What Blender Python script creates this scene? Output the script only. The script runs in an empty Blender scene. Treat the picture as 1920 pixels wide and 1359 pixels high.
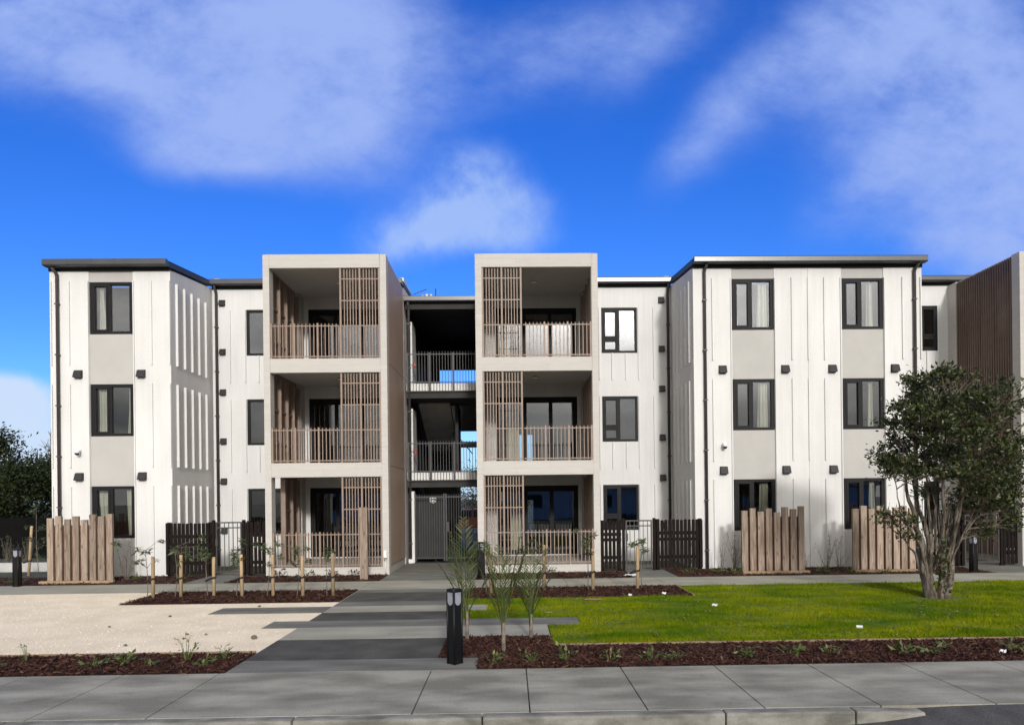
import bpy, bmesh, math, random
import numpy as np
from mathutils import Vector, Matrix
R = math.radians
scene = bpy.context.scene
COL = scene.collection
rng = random.Random(7)

# ------------------------------------------------------------------ helpers
class MB:
    """collects faces for ONE mesh"""
    def __init__(s): s.v = []; s.f = []; s.smooth = []
    def face(s, pts, smooth=False):
        n = len(s.v); s.v += [tuple(p) for p in pts]; s.f.append(tuple(range(n, n+len(pts)))); s.smooth.append(smooth); return s
    def box(s, x0, x1, y0, y1, z0, z1):
        n = len(s.v)
        s.v += [(x0,y0,z0),(x1,y0,z0),(x1,y1,z0),(x0,y1,z0),(x0,y0,z1),(x1,y0,z1),(x1,y1,z1),(x0,y1,z1)]
        for q in ((0,3,2,1),(4,5,6,7),(0,1,5,4),(1,2,6,5),(2,3,7,6),(3,0,4,7)):
            s.f.append(tuple(n+i for i in q)); s.smooth.append(False)
        return s
    def prism(s, poly, axis, a0, a1):
        """poly of 2D points extruded along axis: 'x' (y,z) / 'y' (x,z) / 'z' (x,y)"""
        def P(p, a): return (a,p[0],p[1]) if axis=='x' else ((p[0],a,p[1]) if axis=='y' else (p[0],p[1],a))
        n = len(s.v); k = len(poly)
        s.v += [P(p,a0) for p in poly] + [P(p,a1) for p in poly]
        s.f.append(tuple(n+i for i in range(k))); s.f.append(tuple(n+k+i for i in reversed(range(k)))); s.smooth += [False]*2
        for i in range(k):
            j = (i+1) % k
            s.f.append((n+i, n+k+i, n+k+j, n+j)); s.smooth.append(False)
        return s
    def tube(s, pts, radii, seg=8, cap=True):
        pts = [Vector(p) for p in pts]; n0 = len(s.v); m = len(pts)
        if not hasattr(radii,'__len__'): radii = [radii]*m
        up = Vector((0.31,0.17,1)).normalized()
        for i,p in enumerate(pts):
            d = (pts[min(i+1,m-1)]-pts[max(i-1,0)]).normalized()
            a = d.cross(up)
            if a.length < 1e-3: a = d.cross(Vector((1,0,0)))
            a.normalize(); b = d.cross(a)
            for k in range(seg):
                t = 2*math.pi*k/seg
                s.v.append(tuple(p + (a*math.cos(t)+b*math.sin(t))*radii[i]))
        for i in range(m-1):
            for k in range(seg):
                k2 = (k+1)%seg
                s.f.append((n0+i*seg+k, n0+i*seg+k2, n0+(i+1)*seg+k2, n0+(i+1)*seg+k)); s.smooth.append(True)
        if cap:
            s.f.append(tuple(n0+k for k in reversed(range(seg)))); s.f.append(tuple(n0+(m-1)*seg+k for k in range(seg))); s.smooth += [False]*2
        return s
    def lathe(s, prof, seg=20, c=(0,0)):
        n0 = len(s.v)
        for r,z in prof:
            for k in range(seg):
                t = 2*math.pi*k/seg; s.v.append((c[0]+r*math.cos(t), c[1]+r*math.sin(t), z))
        for i in range(len(prof)-1):
            for k in range(seg):
                k2=(k+1)%seg
                s.f.append((n0+i*seg+k,n0+i*seg+k2,n0+(i+1)*seg+k2,n0+(i+1)*seg+k)); s.smooth.append(True)
        s.f.append(tuple(n0+k for k in reversed(range(seg)))); s.f.append(tuple(n0+(len(prof)-1)*seg+k for k in range(seg))); s.smooth += [False]*2
        return s
    def wall(s, x0, x1, z0, z1, y, th, holes=()):
        """wall in the XZ plane, outer face at y, thickness th towards +y, real openings"""
        xs = sorted({x0,x1,*[h[0] for h in holes],*[h[1] for h in holes]}); zs = sorted({z0,z1,*[h[2] for h in holes],*[h[3] for h in holes]})
        xs = [x for x in xs if x0<=x<=x1]; zs=[z for z in zs if z0<=z<=z1]
        for i in range(len(xs)-1):
            for j in range(len(zs)-1):
                a,b,c,d = xs[i],xs[i+1],zs[j],zs[j+1]; mx,mz=(a+b)/2,(c+d)/2
                if any(h[0]<mx<h[1] and h[2]<mz<h[3] for h in holes): continue
                s.face([(a,y,c),(b,y,c),(b,y,d),(a,y,d)]); s.face([(b,y+th,c),(a,y+th,c),(a,y+th,d),(b,y+th,d)])
        def ring(a,b,c,d,fl):
            q = [[(a,y,c),(a,y+th,c),(b,y+th,c),(b,y,c)],[(a,y,d),(b,y,d),(b,y+th,d),(a,y+th,d)],[(a,y,c),(a,y,d),(a,y+th,d),(a,y+th,c)],[(b,y,c),(b,y+th,c),(b,y+th,d),(b,y,d)]]
            for w in q: s.face(w if fl else w[::-1])
        ring(x0,x1,z0,z1,True)
        for h in holes: ring(h[0],h[1],h[2],h[3],False)
        return s
    def shift(s, d):
        s.v = [(p[0]+d[0],p[1]+d[1],p[2]+d[2]) for p in s.v]; return s

def link(name, me, material=None, parent=None, loc=(0,0,0)):
    o = bpy.data.objects.new(name, me); COL.objects.link(o); o.location = loc
    if material: me.materials.append(material)
    if parent: o.parent = parent
    return o
def part(name, mb, material, parent=None, loc=(0,0,0), off=None, bevel=0):
    if off is not None: mb.shift((-off[0],-off[1],-off[2]))
    me = bpy.data.meshes.new(name); me.from_pydata(mb.v, [], mb.f); me.validate()
    if len(mb.smooth)==len(me.polygons): me.polygons.foreach_set('use_smooth', mb.smooth)
    if bevel:
        b = bmesh.new(); b.from_mesh(me); bmesh.ops.remove_doubles(b, verts=b.verts, dist=1e-5)
        bmesh.ops.bevel(b, geom=[e for e in b.edges if e.is_manifold and e.calc_face_angle(0)>.6], offset=bevel, segments=2, affect='EDGES', profile=.6); b.to_mesh(me); b.free()
    me.update()
    return link(name, me, material, parent, loc)
def npmesh(name, verts, faces_n, material, parent=None, loc=(0,0,0)):
    """verts (N*k,3), faces of k consecutive verts"""
    verts = np.ascontiguousarray(verts, dtype=np.float32).reshape(-1,3); k = faces_n; n = len(verts)//k
    me = bpy.data.meshes.new(name); me.vertices.add(n*k); me.vertices.foreach_set('co', verts.ravel())
    me.loops.add(n*k); me.loops.foreach_set('vertex_index', np.arange(n*k, dtype=np.int32))
    me.polygons.add(n); me.polygons.foreach_set('loop_start', np.arange(0,n*k,k,dtype=np.int32)); me.polygons.foreach_set('loop_total', np.full(n,k,dtype=np.int32))
    me.update(calc_edges=True)
    return link(name, me, material, parent, loc)
def tag(o, label=None, cat=None, group=None, kind=None):
    if label: o['label']=label
    if cat: o['category']=cat
    if group: o['group']=group
    if kind: o['kind']=kind
    return o
def thing(name, label, cat, loc=(0,0,0), rz=0, group=None):
    o = bpy.data.objects.new(name, None); COL.objects.link(o); o.location = loc; o.rotation_euler = (0,0,rz); o.empty_display_size=.2
    return tag(o,label,cat,group)
def dup(root, loc, rz=0, label=None):
    r = root.copy(); COL.objects.link(r); r.location = loc; r.rotation_euler=(0,0,rz)
    if label: r['label']=label
    for ch in list(root.children):
        c = ch.copy(); COL.objects.link(c); c.parent = r
        for g in list(ch.children):
            d = g.copy(); COL.objects.link(d); d.parent = c
    return r

# ------------------------------------------------------------------ materials
def newmat(name):
    m = bpy.data.materials.new(name); m.use_nodes = True; nt = m.node_tree; nt.nodes.clear()
    out = nt.nodes.new('ShaderNodeOutputMaterial'); b = nt.nodes.new('ShaderNodeBsdfPrincipled'); nt.links.new(b.outputs[0], out.inputs[0])
    return m, nt, b, out
def lin(c): return tuple(c)+(1,)
def surf(name, c1, c2=None, scale=4, rough=.7, bump=0, bscale=60, stretch=(1,1,1), metal=0, spec=.5, detail=6, fine=0, fscale=250, lo=.35, hi=.65):
    m, nt, b, out = newmat(name); N = nt.nodes.new; L = nt.links.new
    tc = N('ShaderNodeTexCoord'); mp = N('ShaderNodeMapping'); mp.inputs['Scale'].default_value = stretch; L(tc.outputs['Object'], mp.inputs[0])
    no = N('ShaderNodeTexNoise'); no.inputs['Scale'].default_value = scale; no.inputs['Detail'].default_value = detail; L(mp.outputs[0], no.inputs[0])
    rp = N('ShaderNodeValToRGB'); rp.color_ramp.elements[0].position = lo; rp.color_ramp.elements[1].position = hi
    rp.color_ramp.elements[0].color = lin(c1); rp.color_ramp.elements[1].color = lin(c2 or c1); L(no.outputs[0], rp.inputs[0])
    col = rp.outputs[0]
    if fine:
        n2 = N('ShaderNodeTexNoise'); n2.inputs['Scale'].default_value = fscale; n2.inputs['Detail'].default_value = 2; L(mp.outputs[0], n2.inputs[0])
        r2 = N('ShaderNodeMapRange'); r2.inputs[1].default_value=.3; r2.inputs[2].default_value=.7; r2.inputs[3].default_value = 1-fine; r2.inputs[4].default_value = 1+fine; L(n2.outputs[0], r2.inputs[0])
        mx = N('ShaderNodeMix'); mx.data_type='RGBA'; mx.blend_type='MULTIPLY'; mx.inputs[0].default_value=1
        L(col, mx.inputs[6]); L(r2.outputs[0], mx.inputs[7]); col = mx.outputs[2]
    L(col, b.inputs['Base Color']); b.inputs['Roughness'].default_value = rough; b.inputs['Metallic'].default_value = metal; b.inputs['Specular IOR Level'].default_value = spec
    if bump:
        n3 = N('ShaderNodeTexNoise'); n3.inputs['Scale'].default_value = bscale; n3.inputs['Detail'].default_value = 5; L(mp.outputs[0], n3.inputs[0])
        bp = N('ShaderNodeBump'); bp.inputs['Strength'].default_value = bump; bp.inputs['Distance'].default_value=.02; L(n3.outputs[0], bp.inputs['Height']); L(bp.outputs[0], b.inputs['Normal'])
    return m
def islands(name, cols, rough=.6, transl=0, spec=.3, patch=None):
    """colour per separate leaf / chip / blade"""
    m, nt, b, out = newmat(name); N = nt.nodes.new; L = nt.links.new
    g = N('ShaderNodeNewGeometry'); rp = N('ShaderNodeValToRGB'); cr = rp.color_ramp
    cr.elements[0].position = 0; cr.elements[0].color = lin(cols[0]); cr.elements[1].position = 1; cr.elements[1].color = lin(cols[-1])
    for i,c in enumerate(cols[1:-1]):
        e = cr.elements.new((i+1)/(len(cols)-1)); e.color = lin(c)
    L(g.outputs['Random Per Island'], rp.inputs[0]); col = rp.outputs[0]
    if patch:
        tc = N('ShaderNodeTexCoord'); mpp = N('ShaderNodeMapping'); mpp.inputs['Scale'].default_value=(.55,1.3,1); L(tc.outputs['Object'], mpp.inputs[0]); no = N('ShaderNodeTexNoise'); no.inputs['Scale'].default_value = patch[0]; no.inputs['Detail'].default_value=7; no.inputs['Roughness'].default_value=.62; L(mpp.outputs[0], no.inputs[0])
        r2 = N('ShaderNodeValToRGB'); r2.color_ramp.elements[0].position=.36; r2.color_ramp.elements[1].position=.64
        r2.color_ramp.elements[0].color = lin(patch[1]); r2.color_ramp.elements[1].color = lin(patch[2]); L(no.outputs[0], r2.inputs[0])
        mx = N('ShaderNodeMix'); mx.data_type='RGBA'; mx.blend_type='MULTIPLY'; mx.inputs[0].default_value=1
        L(col, mx.inputs[6]); L(r2.outputs[0], mx.inputs[7]); col = mx.outputs[2]
    L(col, b.inputs['Base Color']); b.inputs['Roughness'].default_value = rough; b.inputs['Specular IOR Level'].default_value = spec
    if transl:
        t = N('ShaderNodeBsdfTranslucent'); L(col, t.inputs[0]); mxs = N('ShaderNodeMixShader'); mxs.inputs[0].default_value = transl
        L(b.outputs[0], mxs.inputs[1]); L(t.outputs[0], mxs.inputs[2]); L(mxs.outputs[0], out.inputs[0])
    return m
def timber(name, c1, c2, knot, axis='z', rough=.75):
    m, nt, b, out = newmat(name); N = nt.nodes.new; L = nt.links.new
    tc = N('ShaderNodeTexCoord'); mp = N('ShaderNodeMapping'); mp.inputs['Scale'].default_value = (14,14,.7) if axis=='z' else (.7,14,14); L(tc.outputs['Object'], mp.inputs[0])
    g = N('ShaderNodeNewGeometry'); ad = N('ShaderNodeVectorMath'); ad.operation='ADD'; sc = N('ShaderNodeVectorMath'); sc.operation='SCALE'; sc.inputs[0].default_value=(3,7,31)
    oi = N('ShaderNodeObjectInfo'); L(oi.outputs['Random'], sc.inputs['Scale']); L(mp.outputs[0], ad.inputs[0]); L(sc.outputs[0], ad.inputs[1])
    no = N('ShaderNodeTexNoise'); no.inputs['Scale'].default_value=2.5; no.inputs['Detail'].default_value=7; no.inputs['Distortion'].default_value=.9; L(ad.outputs[0], no.inputs[0])
    rp = N('ShaderNodeValToRGB'); rp.color_ramp.elements[0].position=.32; rp.color_ramp.elements[1].position=.68; rp.color_ramp.elements[0].color=lin(c1); rp.color_ramp.elements[1].color=lin(c2); L(no.outputs[0], rp.inputs[0])
    m2 = N('ShaderNodeMapping'); m2.inputs['Scale'].default_value=(7,7,3.2); L(tc.outputs['Object'], m2.inputs[0]); a2 = N('ShaderNodeVectorMath'); a2.operation='ADD'; L(m2.outputs[0], a2.inputs[0]); L(sc.outputs[0], a2.inputs[1])
    vo = N('ShaderNodeTexVoronoi'); vo.inputs['Scale'].default_value=1.0; L(a2.outputs[0], vo.inputs[0])
    r2 = N('ShaderNodeMapRange'); r2.inputs[1].default_value=.06; r2.inputs[2].default_value=.24; r2.inputs[3].default_value=.75; r2.inputs[4].default_value=0; L(vo.outputs['Distance'], r2.inputs[0])
    mx = N('ShaderNodeMix'); mx.data_type='RGBA'; L(r2.outputs[0], mx.inputs[0]); L(rp.outputs[0], mx.inputs[6]); mx.inputs[7].default_value=lin(knot)
    hs = N('ShaderNodeHueSaturation'); mr = N('ShaderNodeMapRange'); mr.inputs[3].default_value=.66; mr.inputs[4].default_value=1.18; L(oi.outputs['Random'], mr.inputs[0]); L(mr.outputs[0], hs.inputs['Value']); L(mx.outputs[2], hs.inputs['Color'])
    L(hs.outputs[0], b.inputs['Base Color']); b.inputs['Roughness'].default_value=rough; b.inputs['Specular IOR Level'].default_value=.25
    bp = N('ShaderNodeBump'); bp.inputs['Strength'].default_value=.35; bp.inputs['Distance'].default_value=.01; L(no.outputs[0], bp.inputs['Height']); L(bp.outputs[0], b.inputs['Normal'])
    return m

M = {}
def plaster():
    m = surf('precast_white', (.645,.64,.625), (.71,.705,.69), scale=1.3, rough=.88, bump=.12, bscale=40, stretch=(1,1,.5), fine=.05, fscale=45, spec=.15, lo=.32, hi=.68)
    nt = m.node_tree; N = nt.nodes.new; L = nt.links.new; b = next(n for n in nt.nodes if n.type=='BSDF_PRINCIPLED'); src = b.inputs['Base Color'].links[0].from_socket
    tc = N('ShaderNodeTexCoord'); mp = N('ShaderNodeMapping'); mp.inputs['Scale'].default_value=(7,7,.22); L(tc.outputs['Object'], mp.inputs[0])
    no = N('ShaderNodeTexNoise'); no.inputs['Scale'].default_value=1.6; no.inputs['Detail'].default_value=8; no.inputs['Roughness'].default_value=.65; L(mp.outputs[0], no.inputs[0])
    mr = N('ShaderNodeMapRange'); mr.inputs[1].default_value=.35; mr.inputs[2].default_value=.62; mr.inputs[3].default_value=.955; mr.inputs[4].default_value=1.012; L(no.outputs[0], mr.inputs[0])
    mx = N('ShaderNodeMix'); mx.data_type='RGBA'; mx.blend_type='MULTIPLY'; mx.inputs[0].default_value=1; L(src, mx.inputs[6]); L(mr.outputs[0], mx.inputs[7]); L(mx.outputs[2], b.inputs['Base Color']); return m
M['plaster'] = plaster()
M['infill'] = surf('infill_grey', (.435,.423,.403), (.465,.452,.43), scale=2, rough=.8, bump=.06, bscale=90, fine=.02, fscale=120, spec=.25)
M['wallshade'] = surf('interior_wall', (.30,.29,.27), (.34,.33,.31), scale=1, rough=.9)
M['room'] = surf('room_falloff', (.075,.073,.07), (.09,.088,.084), scale=1, rough=.9)  # rooms coloured near black to stand for daylight falling off indoors
M['ceil'] = surf('balcony_soffit', (.42,.40,.37), (.46,.44,.41), scale=2, rough=.85)
M['frame'] = surf('window_aluminium', (.010,.010,.011), (.014,.013,.014), scale=3, rough=.55, spec=.18)
M['gutter'] = surf('gutter_steel', (.035,.036,.040), (.045,.046,.05), scale=3, rough=.30, spec=.9)
M['roof'] = surf('roof_steel', (.022,.023,.026), (.03,.03,.034), scale=3, rough=.5)
M['soffit'] = surf('dark_soffit', (.012,.012,.013), (.016,.016,.016), scale=3, rough=.7)
M['downpipe'] = surf('downpipe_brown', (.045,.038,.038), (.055,.048,.046), scale=3, rough=.45)
M['vent'] = surf('vent_plastic', (.014,.013,.0135), (.019,.018,.018), scale=6, rough=.55)
M['slat'] = surf('bronze_slat', (.25,.18,.138), (.29,.215,.168), scale=4, rough=.5, spec=.4)
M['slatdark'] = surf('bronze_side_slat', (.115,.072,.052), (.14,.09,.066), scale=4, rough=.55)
M['sidepanel'] = surf('bronze_panel', (.38,.275,.205), (.42,.31,.235), scale=1.2, rough=.55, fine=.03, fscale=80)
M['darkvoid'] = surf('void_dark', (.038,.037,.036), (.05,.049,.047), scale=2, rough=.75, spec=.2)  # near-black tone shared by stair void walls, beams and entry screen
M['rail'] = surf('charcoal_rail', (.032,.031,.032), (.042,.04,.04), scale=4, rough=.5)
M['stair'] = surf('stair_concrete', (.42,.41,.39), (.50,.49,.47), scale=3, rough=.8)
M['paling'] = surf('dark_stained_paling', (.010,.0075,.007), (.021,.016,.0145), scale=7, rough=.85, spec=.06, stretch=(6,6,.5), bump=.15, bscale=30)
M['timber'] = timber('weathered_macrocarpa', (.20,.14,.10), (.45,.36,.29), (.12,.07,.05))
M['timberback'] = timber('brown_board', (.17,.085,.055), (.23,.125,.085), (.06,.03,.02))
M['stake'] = timber('pine_stake', (.38,.265,.15), (.50,.375,.235), (.28,.15,.07))
M['sleeper'] = timber('pine_edging', (.27,.185,.11), (.37,.26,.16), (.16,.10,.06), axis='x')
M['tie'] = surf('rubber_tie', (.015,.015,.015), rough=.8)
M['bollard'] = surf('black_powdercoat', (.004,.004,.0045), (.006,.006,.0065), scale=5, rough=.45, spec=.3)
M['red'] = surf('red_plastic', (.45,.02,.02), rough=.4)
M['whiteplastic'] = surf('white_plastic', (.78,.78,.77), rough=.4)
M['lenswhite'] = surf('frosted_lens', (.20,.21,.25), (.30,.31,.35), scale=8, rough=.25)
M['curtain'] = surf('cream_curtain', (.72,.68,.59), (.80,.76,.67), scale=20, rough=.9, stretch=(1,1,.1), spec=.1)
M['doorwhite'] = surf('white_trim', (.72,.71,.68), rough=.6)
M['bark'] = surf('grey_bark', (.05,.04,.03), (.20,.165,.13), scale=14, rough=.95, stretch=(1,1,.25), bump=.9, bscale=30, fine=.35, fscale=40, lo=.4, hi=.62)
M['twig'] = surf('pale_twig', (.10,.08,.06), (.22,.18,.145), scale=14, rough=.9)
M['bgbark'] = surf('far_bark', (.07,.06,.05), (.13,.11,.09), scale=5, rough=.9)
M['leaf'] = islands('tree_leaf', [(.014,.024,.008),(.022,.038,.010),(.034,.052,.014),(.05,.068,.018),(.075,.085,.025),(.14,.13,.045)], rough=.42, transl=.18, spec=.4)
M['bgleaf'] = islands('far_leaf', [(.010,.016,.006),(.018,.028,.009),(.03,.042,.012),(.05,.058,.018)], rough=.6, transl=.15, spec=.2)
M['sapleaf'] = islands('sapling_leaf', [(.05,.075,.03),(.075,.11,.04),(.11,.15,.055),(.15,.18,.08)], rough=.45, transl=.25)
M['palmleaf'] = islands('palm_leaflet', [(.035,.055,.014),(.055,.08,.018),(.08,.10,.025),(.12,.12,.04)], rough=.5, transl=.25)
M['weed'] = islands('weed_leaf', [(.05,.085,.022),(.085,.13,.03),(.15,.19,.06),(.24,.24,.10)], rough=.5, transl=.2)
M['purple'] = islands('dark_leaf', [(.012,.008,.010),(.02,.012,.014),(.03,.018,.02)], rough=.35)
M['grass'] = islands('lawn_blade', [(.13,.225,.001),(.19,.265,.001),(.255,.295,.002),(.36,.36,.012)], rough=.7, transl=.3, spec=.1, patch=(.9,(.30,.55,.8),(1.22,1.10,1.0)))  # patch: uneven grass tone, with sunlit swaths and shadow painted in
M['turf'] = surf('turf_soil', (.075,.10,.003), (.11,.13,.004), scale=3, rough=.95, fine=.25, fscale=60)
M['mulch'] = surf('mulch_base', (.020,.009,.007), (.040,.018,.013), scale=14, rough=.95, bump=.8, bscale=40, fine=.3, fscale=120)
M['chip'] = islands('bark_chip', [(.022,.009,.006),(.042,.015,.010),(.062,.022,.014),(.085,.034,.022),(.036,.013,.009),(.03,.012,.008),(.15,.085,.055)], rough=.8, spec=.25)
M['gravel'] = surf('cream_gravel', (.815,.695,.505), (.915,.80,.60), scale=1.6, rough=.95, bump=.2, bscale=130, fine=.13, fscale=90, spec=.2)
M['pebble'] = islands('gravel_stone', [(.60,.51,.40),(.74,.64,.52),(.86,.77,.64),(.92,.84,.72),(.5,.42,.33)], rough=.9)
M['foot'] = surf('footpath_concrete', (.205,.197,.158), (.37,.357,.292), scale=1.7, rough=.8, bump=.10, bscale=60, fine=.13, fscale=55, stretch=(.6,1.3,1), spec=.25, lo=.38, hi=.64)  # broad mottling: concrete tone plus soft shade painted into the colour
M['bandlight'] = surf('light_concrete', (.285,.275,.218), (.39,.377,.305), scale=1.6, rough=.8, fine=.11, fscale=60, stretch=(.5,1.2,1), spec=.3)
M['bandmid'] = surf('brushed_concrete', (.13,.129,.112), (.198,.196,.17), scale=2.2, rough=.8, fine=.16, fscale=60, bump=.08, bscale=150, stretch=(.5,1.6,1), spec=.3)
M['banddark'] = surf('exposed_aggregate', (.056,.055,.047), (.097,.095,.082), scale=2.0, rough=.85, fine=.38, fscale=60, bump=.15, bscale=160, spec=.3)
M['kerb'] = surf('kerb_concrete', (.12,.117,.10), (.27,.262,.23), scale=6, rough=.85, bump=.2, bscale=60, fine=.12, fscale=120, stretch=(.5,1,1))
M['asphalt'] = surf('road_asphalt', (.045,.044,.042), (.075,.073,.07), scale=3, rough=.9, fine=.4, fscale=70, bump=.3, bscale=150)
M['earth'] = surf('earth', (.05,.055,.03), (.075,.08,.045), scale=.6, rough=.95)
M['lowwall'] = surf('low_wall_concrete', (.42,.42,.41), (.5,.5,.48), scale=3, rough=.8)
M['shadefence'] = surf('shaded_fence', (.004,.004,.004), (.006,.006,.006), scale=3, rough=.9, spec=.1)  # the fence's shadow is put into its near-black colour
M['paper'] = surf('litter_paper', (.75,.76,.78), (.82,.82,.82), scale=20, rough=.7)
M['stone'] = surf('dark_stone', (.09,.075,.06), (.14,.12,.10), scale=18, rough=.9)
M['brass'] = surf('tap_metal', (.45,.42,.38), rough=.35, metal=.8)
M['flue'] = surf('galvanised_flue', (.55,.56,.58), (.66,.67,.69), scale=6, rough=.35, metal=.5)
M['carpaint'] = surf('orange_paint', (.24,.06,.015), rough=.35)
M['tyre'] = surf('tyre_rubber', (.015,.015,.015), rough=.85)
M['housewall'] = surf('house_board', (.42,.41,.39), (.48,.47,.45), scale=2, rough=.8)
M['houseroof'] = surf('house_roof', (.06,.06,.065), (.08,.08,.085), scale=2, rough=.7)

def spotted(m, amount=.72):
    nt = m.node_tree; N = nt.nodes.new; L = nt.links.new; b = next(n for n in nt.nodes if n.type=='BSDF_PRINCIPLED'); src = b.inputs['Base Color'].links[0].from_socket
    tc = N('ShaderNodeTexCoord'); vo = N('ShaderNodeTexVoronoi'); vo.inputs['Scale'].default_value=3.2; vo.inputs['Randomness'].default_value=1; L(tc.outputs['Object'], vo.inputs[0])
    no = N('ShaderNodeTexNoise'); no.inputs['Scale'].default_value=30; L(tc.outputs['Object'], no.inputs[0]); wv = N('ShaderNodeMath'); wv.operation='MULTIPLY_ADD'; wv.inputs[1].default_value=.09; L(no.outputs[0], wv.inputs[0]); L(vo.outputs['Distance'], wv.inputs[2])
    mr = N('ShaderNodeMapRange'); mr.inputs[1].default_value=.085; mr.inputs[2].default_value=.125; mr.inputs[3].default_value=amount; mr.inputs[4].default_value=1; L(wv.outputs[0], mr.inputs[0])
    n2 = N('ShaderNodeTexNoise'); n2.inputs['Scale'].default_value=2.6; n2.inputs['Detail'].default_value=9; n2.inputs['Roughness'].default_value=.7; L(tc.outputs['Object'], n2.inputs[0]); m2 = N('ShaderNodeMapRange'); m2.inputs[1].default_value=.58; m2.inputs[2].default_value=.70; m2.inputs[3].default_value=1; m2.inputs[4].default_value=.80; L(n2.outputs[0], m2.inputs[0])
    for fac in (mr, m2):
        mx = N('ShaderNodeMix'); mx.data_type='RGBA'; mx.blend_type='MULTIPLY'; mx.inputs[0].default_value=1; L(src, mx.inputs[6]); L(fac.outputs[0], mx.inputs[7]); src = mx.outputs[2]
    L(src, b.inputs['Base Color'])
for k_ in ('foot','bandlight','bandmid'): spotted(M[k_], .74)
def concrete_board(name, c1, c2):
    """board-marked concrete: faint horizontal board lines and staggered butt joints"""
    m, nt, b, out = newmat(name); N = nt.nodes.new; L = nt.links.new
    tc = N('ShaderNodeTexCoord'); sx = N('ShaderNodeSeparateXYZ'); L(tc.outputs['Object'], sx.inputs[0])
    cb = N('ShaderNodeCombineXYZ'); ad = N('ShaderNodeMath'); ad.operation='ADD'; L(sx.outputs[0], ad.inputs[0]); L(sx.outputs[1], ad.inputs[1]); L(ad.outputs[0], cb.inputs[0]); L(sx.outputs[2], cb.inputs[1])
    br = N('ShaderNodeTexBrick'); br.inputs['Scale'].default_value=1; br.inputs['Mortar Size'].default_value=.0035; br.inputs['Brick Width'].default_value=1.7; br.inputs['Row Height'].default_value=.145; br.inputs['Bias'].default_value=0
    br.inputs['Color1'].default_value=lin(c1); br.inputs['Color2'].default_value=lin(c2); br.inputs['Mortar'].default_value=lin([x*.84 for x in c1]); br.inputs['Mortar Smooth'].default_value=.6; L(cb.outputs[0], br.inputs[0])
    no = N('ShaderNodeTexNoise'); mp = N('ShaderNodeMapping'); mp.inputs['Scale'].default_value=(1.5,1.5,14); L(tc.outputs['Object'], mp.inputs[0]); L(mp.outputs[0], no.inputs[0]); no.inputs['Scale'].default_value=1.6; no.inputs['Detail'].default_value=6
    mr = N('ShaderNodeMapRange'); mr.inputs[1].default_value=.3; mr.inputs[2].default_value=.7; mr.inputs[3].default_value=.955; mr.inputs[4].default_value=1.03; L(no.outputs[0], mr.inputs[0])
    mx = N('ShaderNodeMix'); mx.data_type='RGBA'; mx.blend_type='MULTIPLY'; mx.inputs[0].default_value=1; L(br.outputs[0], mx.inputs[6]); L(mr.outputs[0], mx.inputs[7])
    L(mx.outputs[2], b.inputs['Base Color']); b.inputs['Roughness'].default_value=.85; b.inputs['Specular IOR Level'].default_value=.2
    bp = N('ShaderNodeBump'); bp.inputs['Strength'].default_value=.2; bp.inputs['Distance'].default_value=.008; L(no.outputs[0], bp.inputs['Height']); L(bp.outputs[0], b.inputs['Normal'])
    return m
M['concrete'] = concrete_board('board_marked_concrete', (.50,.475,.44), (.53,.505,.468))

def glass(name, tint, k):
    m, nt, b, out = newmat(name); nt.nodes.remove(b); N = nt.nodes.new; L = nt.links.new
    t = N('ShaderNodeBsdfTransparent'); t.inputs[0].default_value=lin(tint); g = N('ShaderNodeBsdfGlossy'); g.inputs['Roughness'].default_value=.0; g.inputs[0].default_value=(.95,.96,1,1)
    tc = N('ShaderNodeTexCoord'); no = N('ShaderNodeTexNoise'); no.inputs['Scale'].default_value=1.3; no.inputs['Detail'].default_value=1; L(tc.outputs['Object'], no.inputs[0])
    bp = N('ShaderNodeBump'); bp.inputs['Strength'].default_value=.05; bp.inputs['Distance'].default_value=.02; L(no.outputs[0], bp.inputs['Height']); L(bp.outputs[0], g.inputs['Normal'])
    fr = N('ShaderNodeFresnel'); fr.inputs[0].default_value=1.5; mu = N('ShaderNodeMath'); mu.operation='MULTIPLY'; mu.use_clamp=True; mu.inputs[1].default_value=k; L(fr.outputs[0], mu.inputs[0])
    mx = N('ShaderNodeMixShader'); L(mu.outputs[0], mx.inputs[0]); L(t.outputs[0], mx.inputs[1]); L(g.outputs[0], mx.inputs[2]); L(mx.outputs[0], out.inputs[0])
    return m
M['glass'] = glass('double_glazing', (.84,.86,.84), 2.8)

# ------------------------------------------------------------------ camera
f_px, cx, roll, yaw, EYE = 1387.0, 986.0, R(.65), math.atan(29/1387.0), 2.0
cyp = 931-29*math.tan(roll)
R0 = Vector((math.cos(yaw),-math.sin(yaw),0)); F = Vector((math.sin(yaw),math.cos(yaw),0)); U0 = Vector((0,0,1))
Rv = R0*math.cos(roll)-U0*math.sin(roll); Uv = R0*math.sin(roll)+U0*math.cos(roll)
cam = bpy.data.cameras.new('camera'); co = bpy.data.objects.new('camera', cam); COL.objects.link(co)
mw = Matrix.Identity(4)
for i,v in enumerate((Rv,Uv,-F)):
    for j in range(3): mw[j][i] = v[j]
mw.translation = (0,0,EYE); co.matrix_world = mw
cam.sensor_width = 36; cam.lens = 36*f_px/1920; cam.shift_x = (960-cx)/1920; cam.shift_y = (cyp-679.5)/1920; cam.clip_end = 3000; cam.clip_start=.05
scene.camera = co

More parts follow.
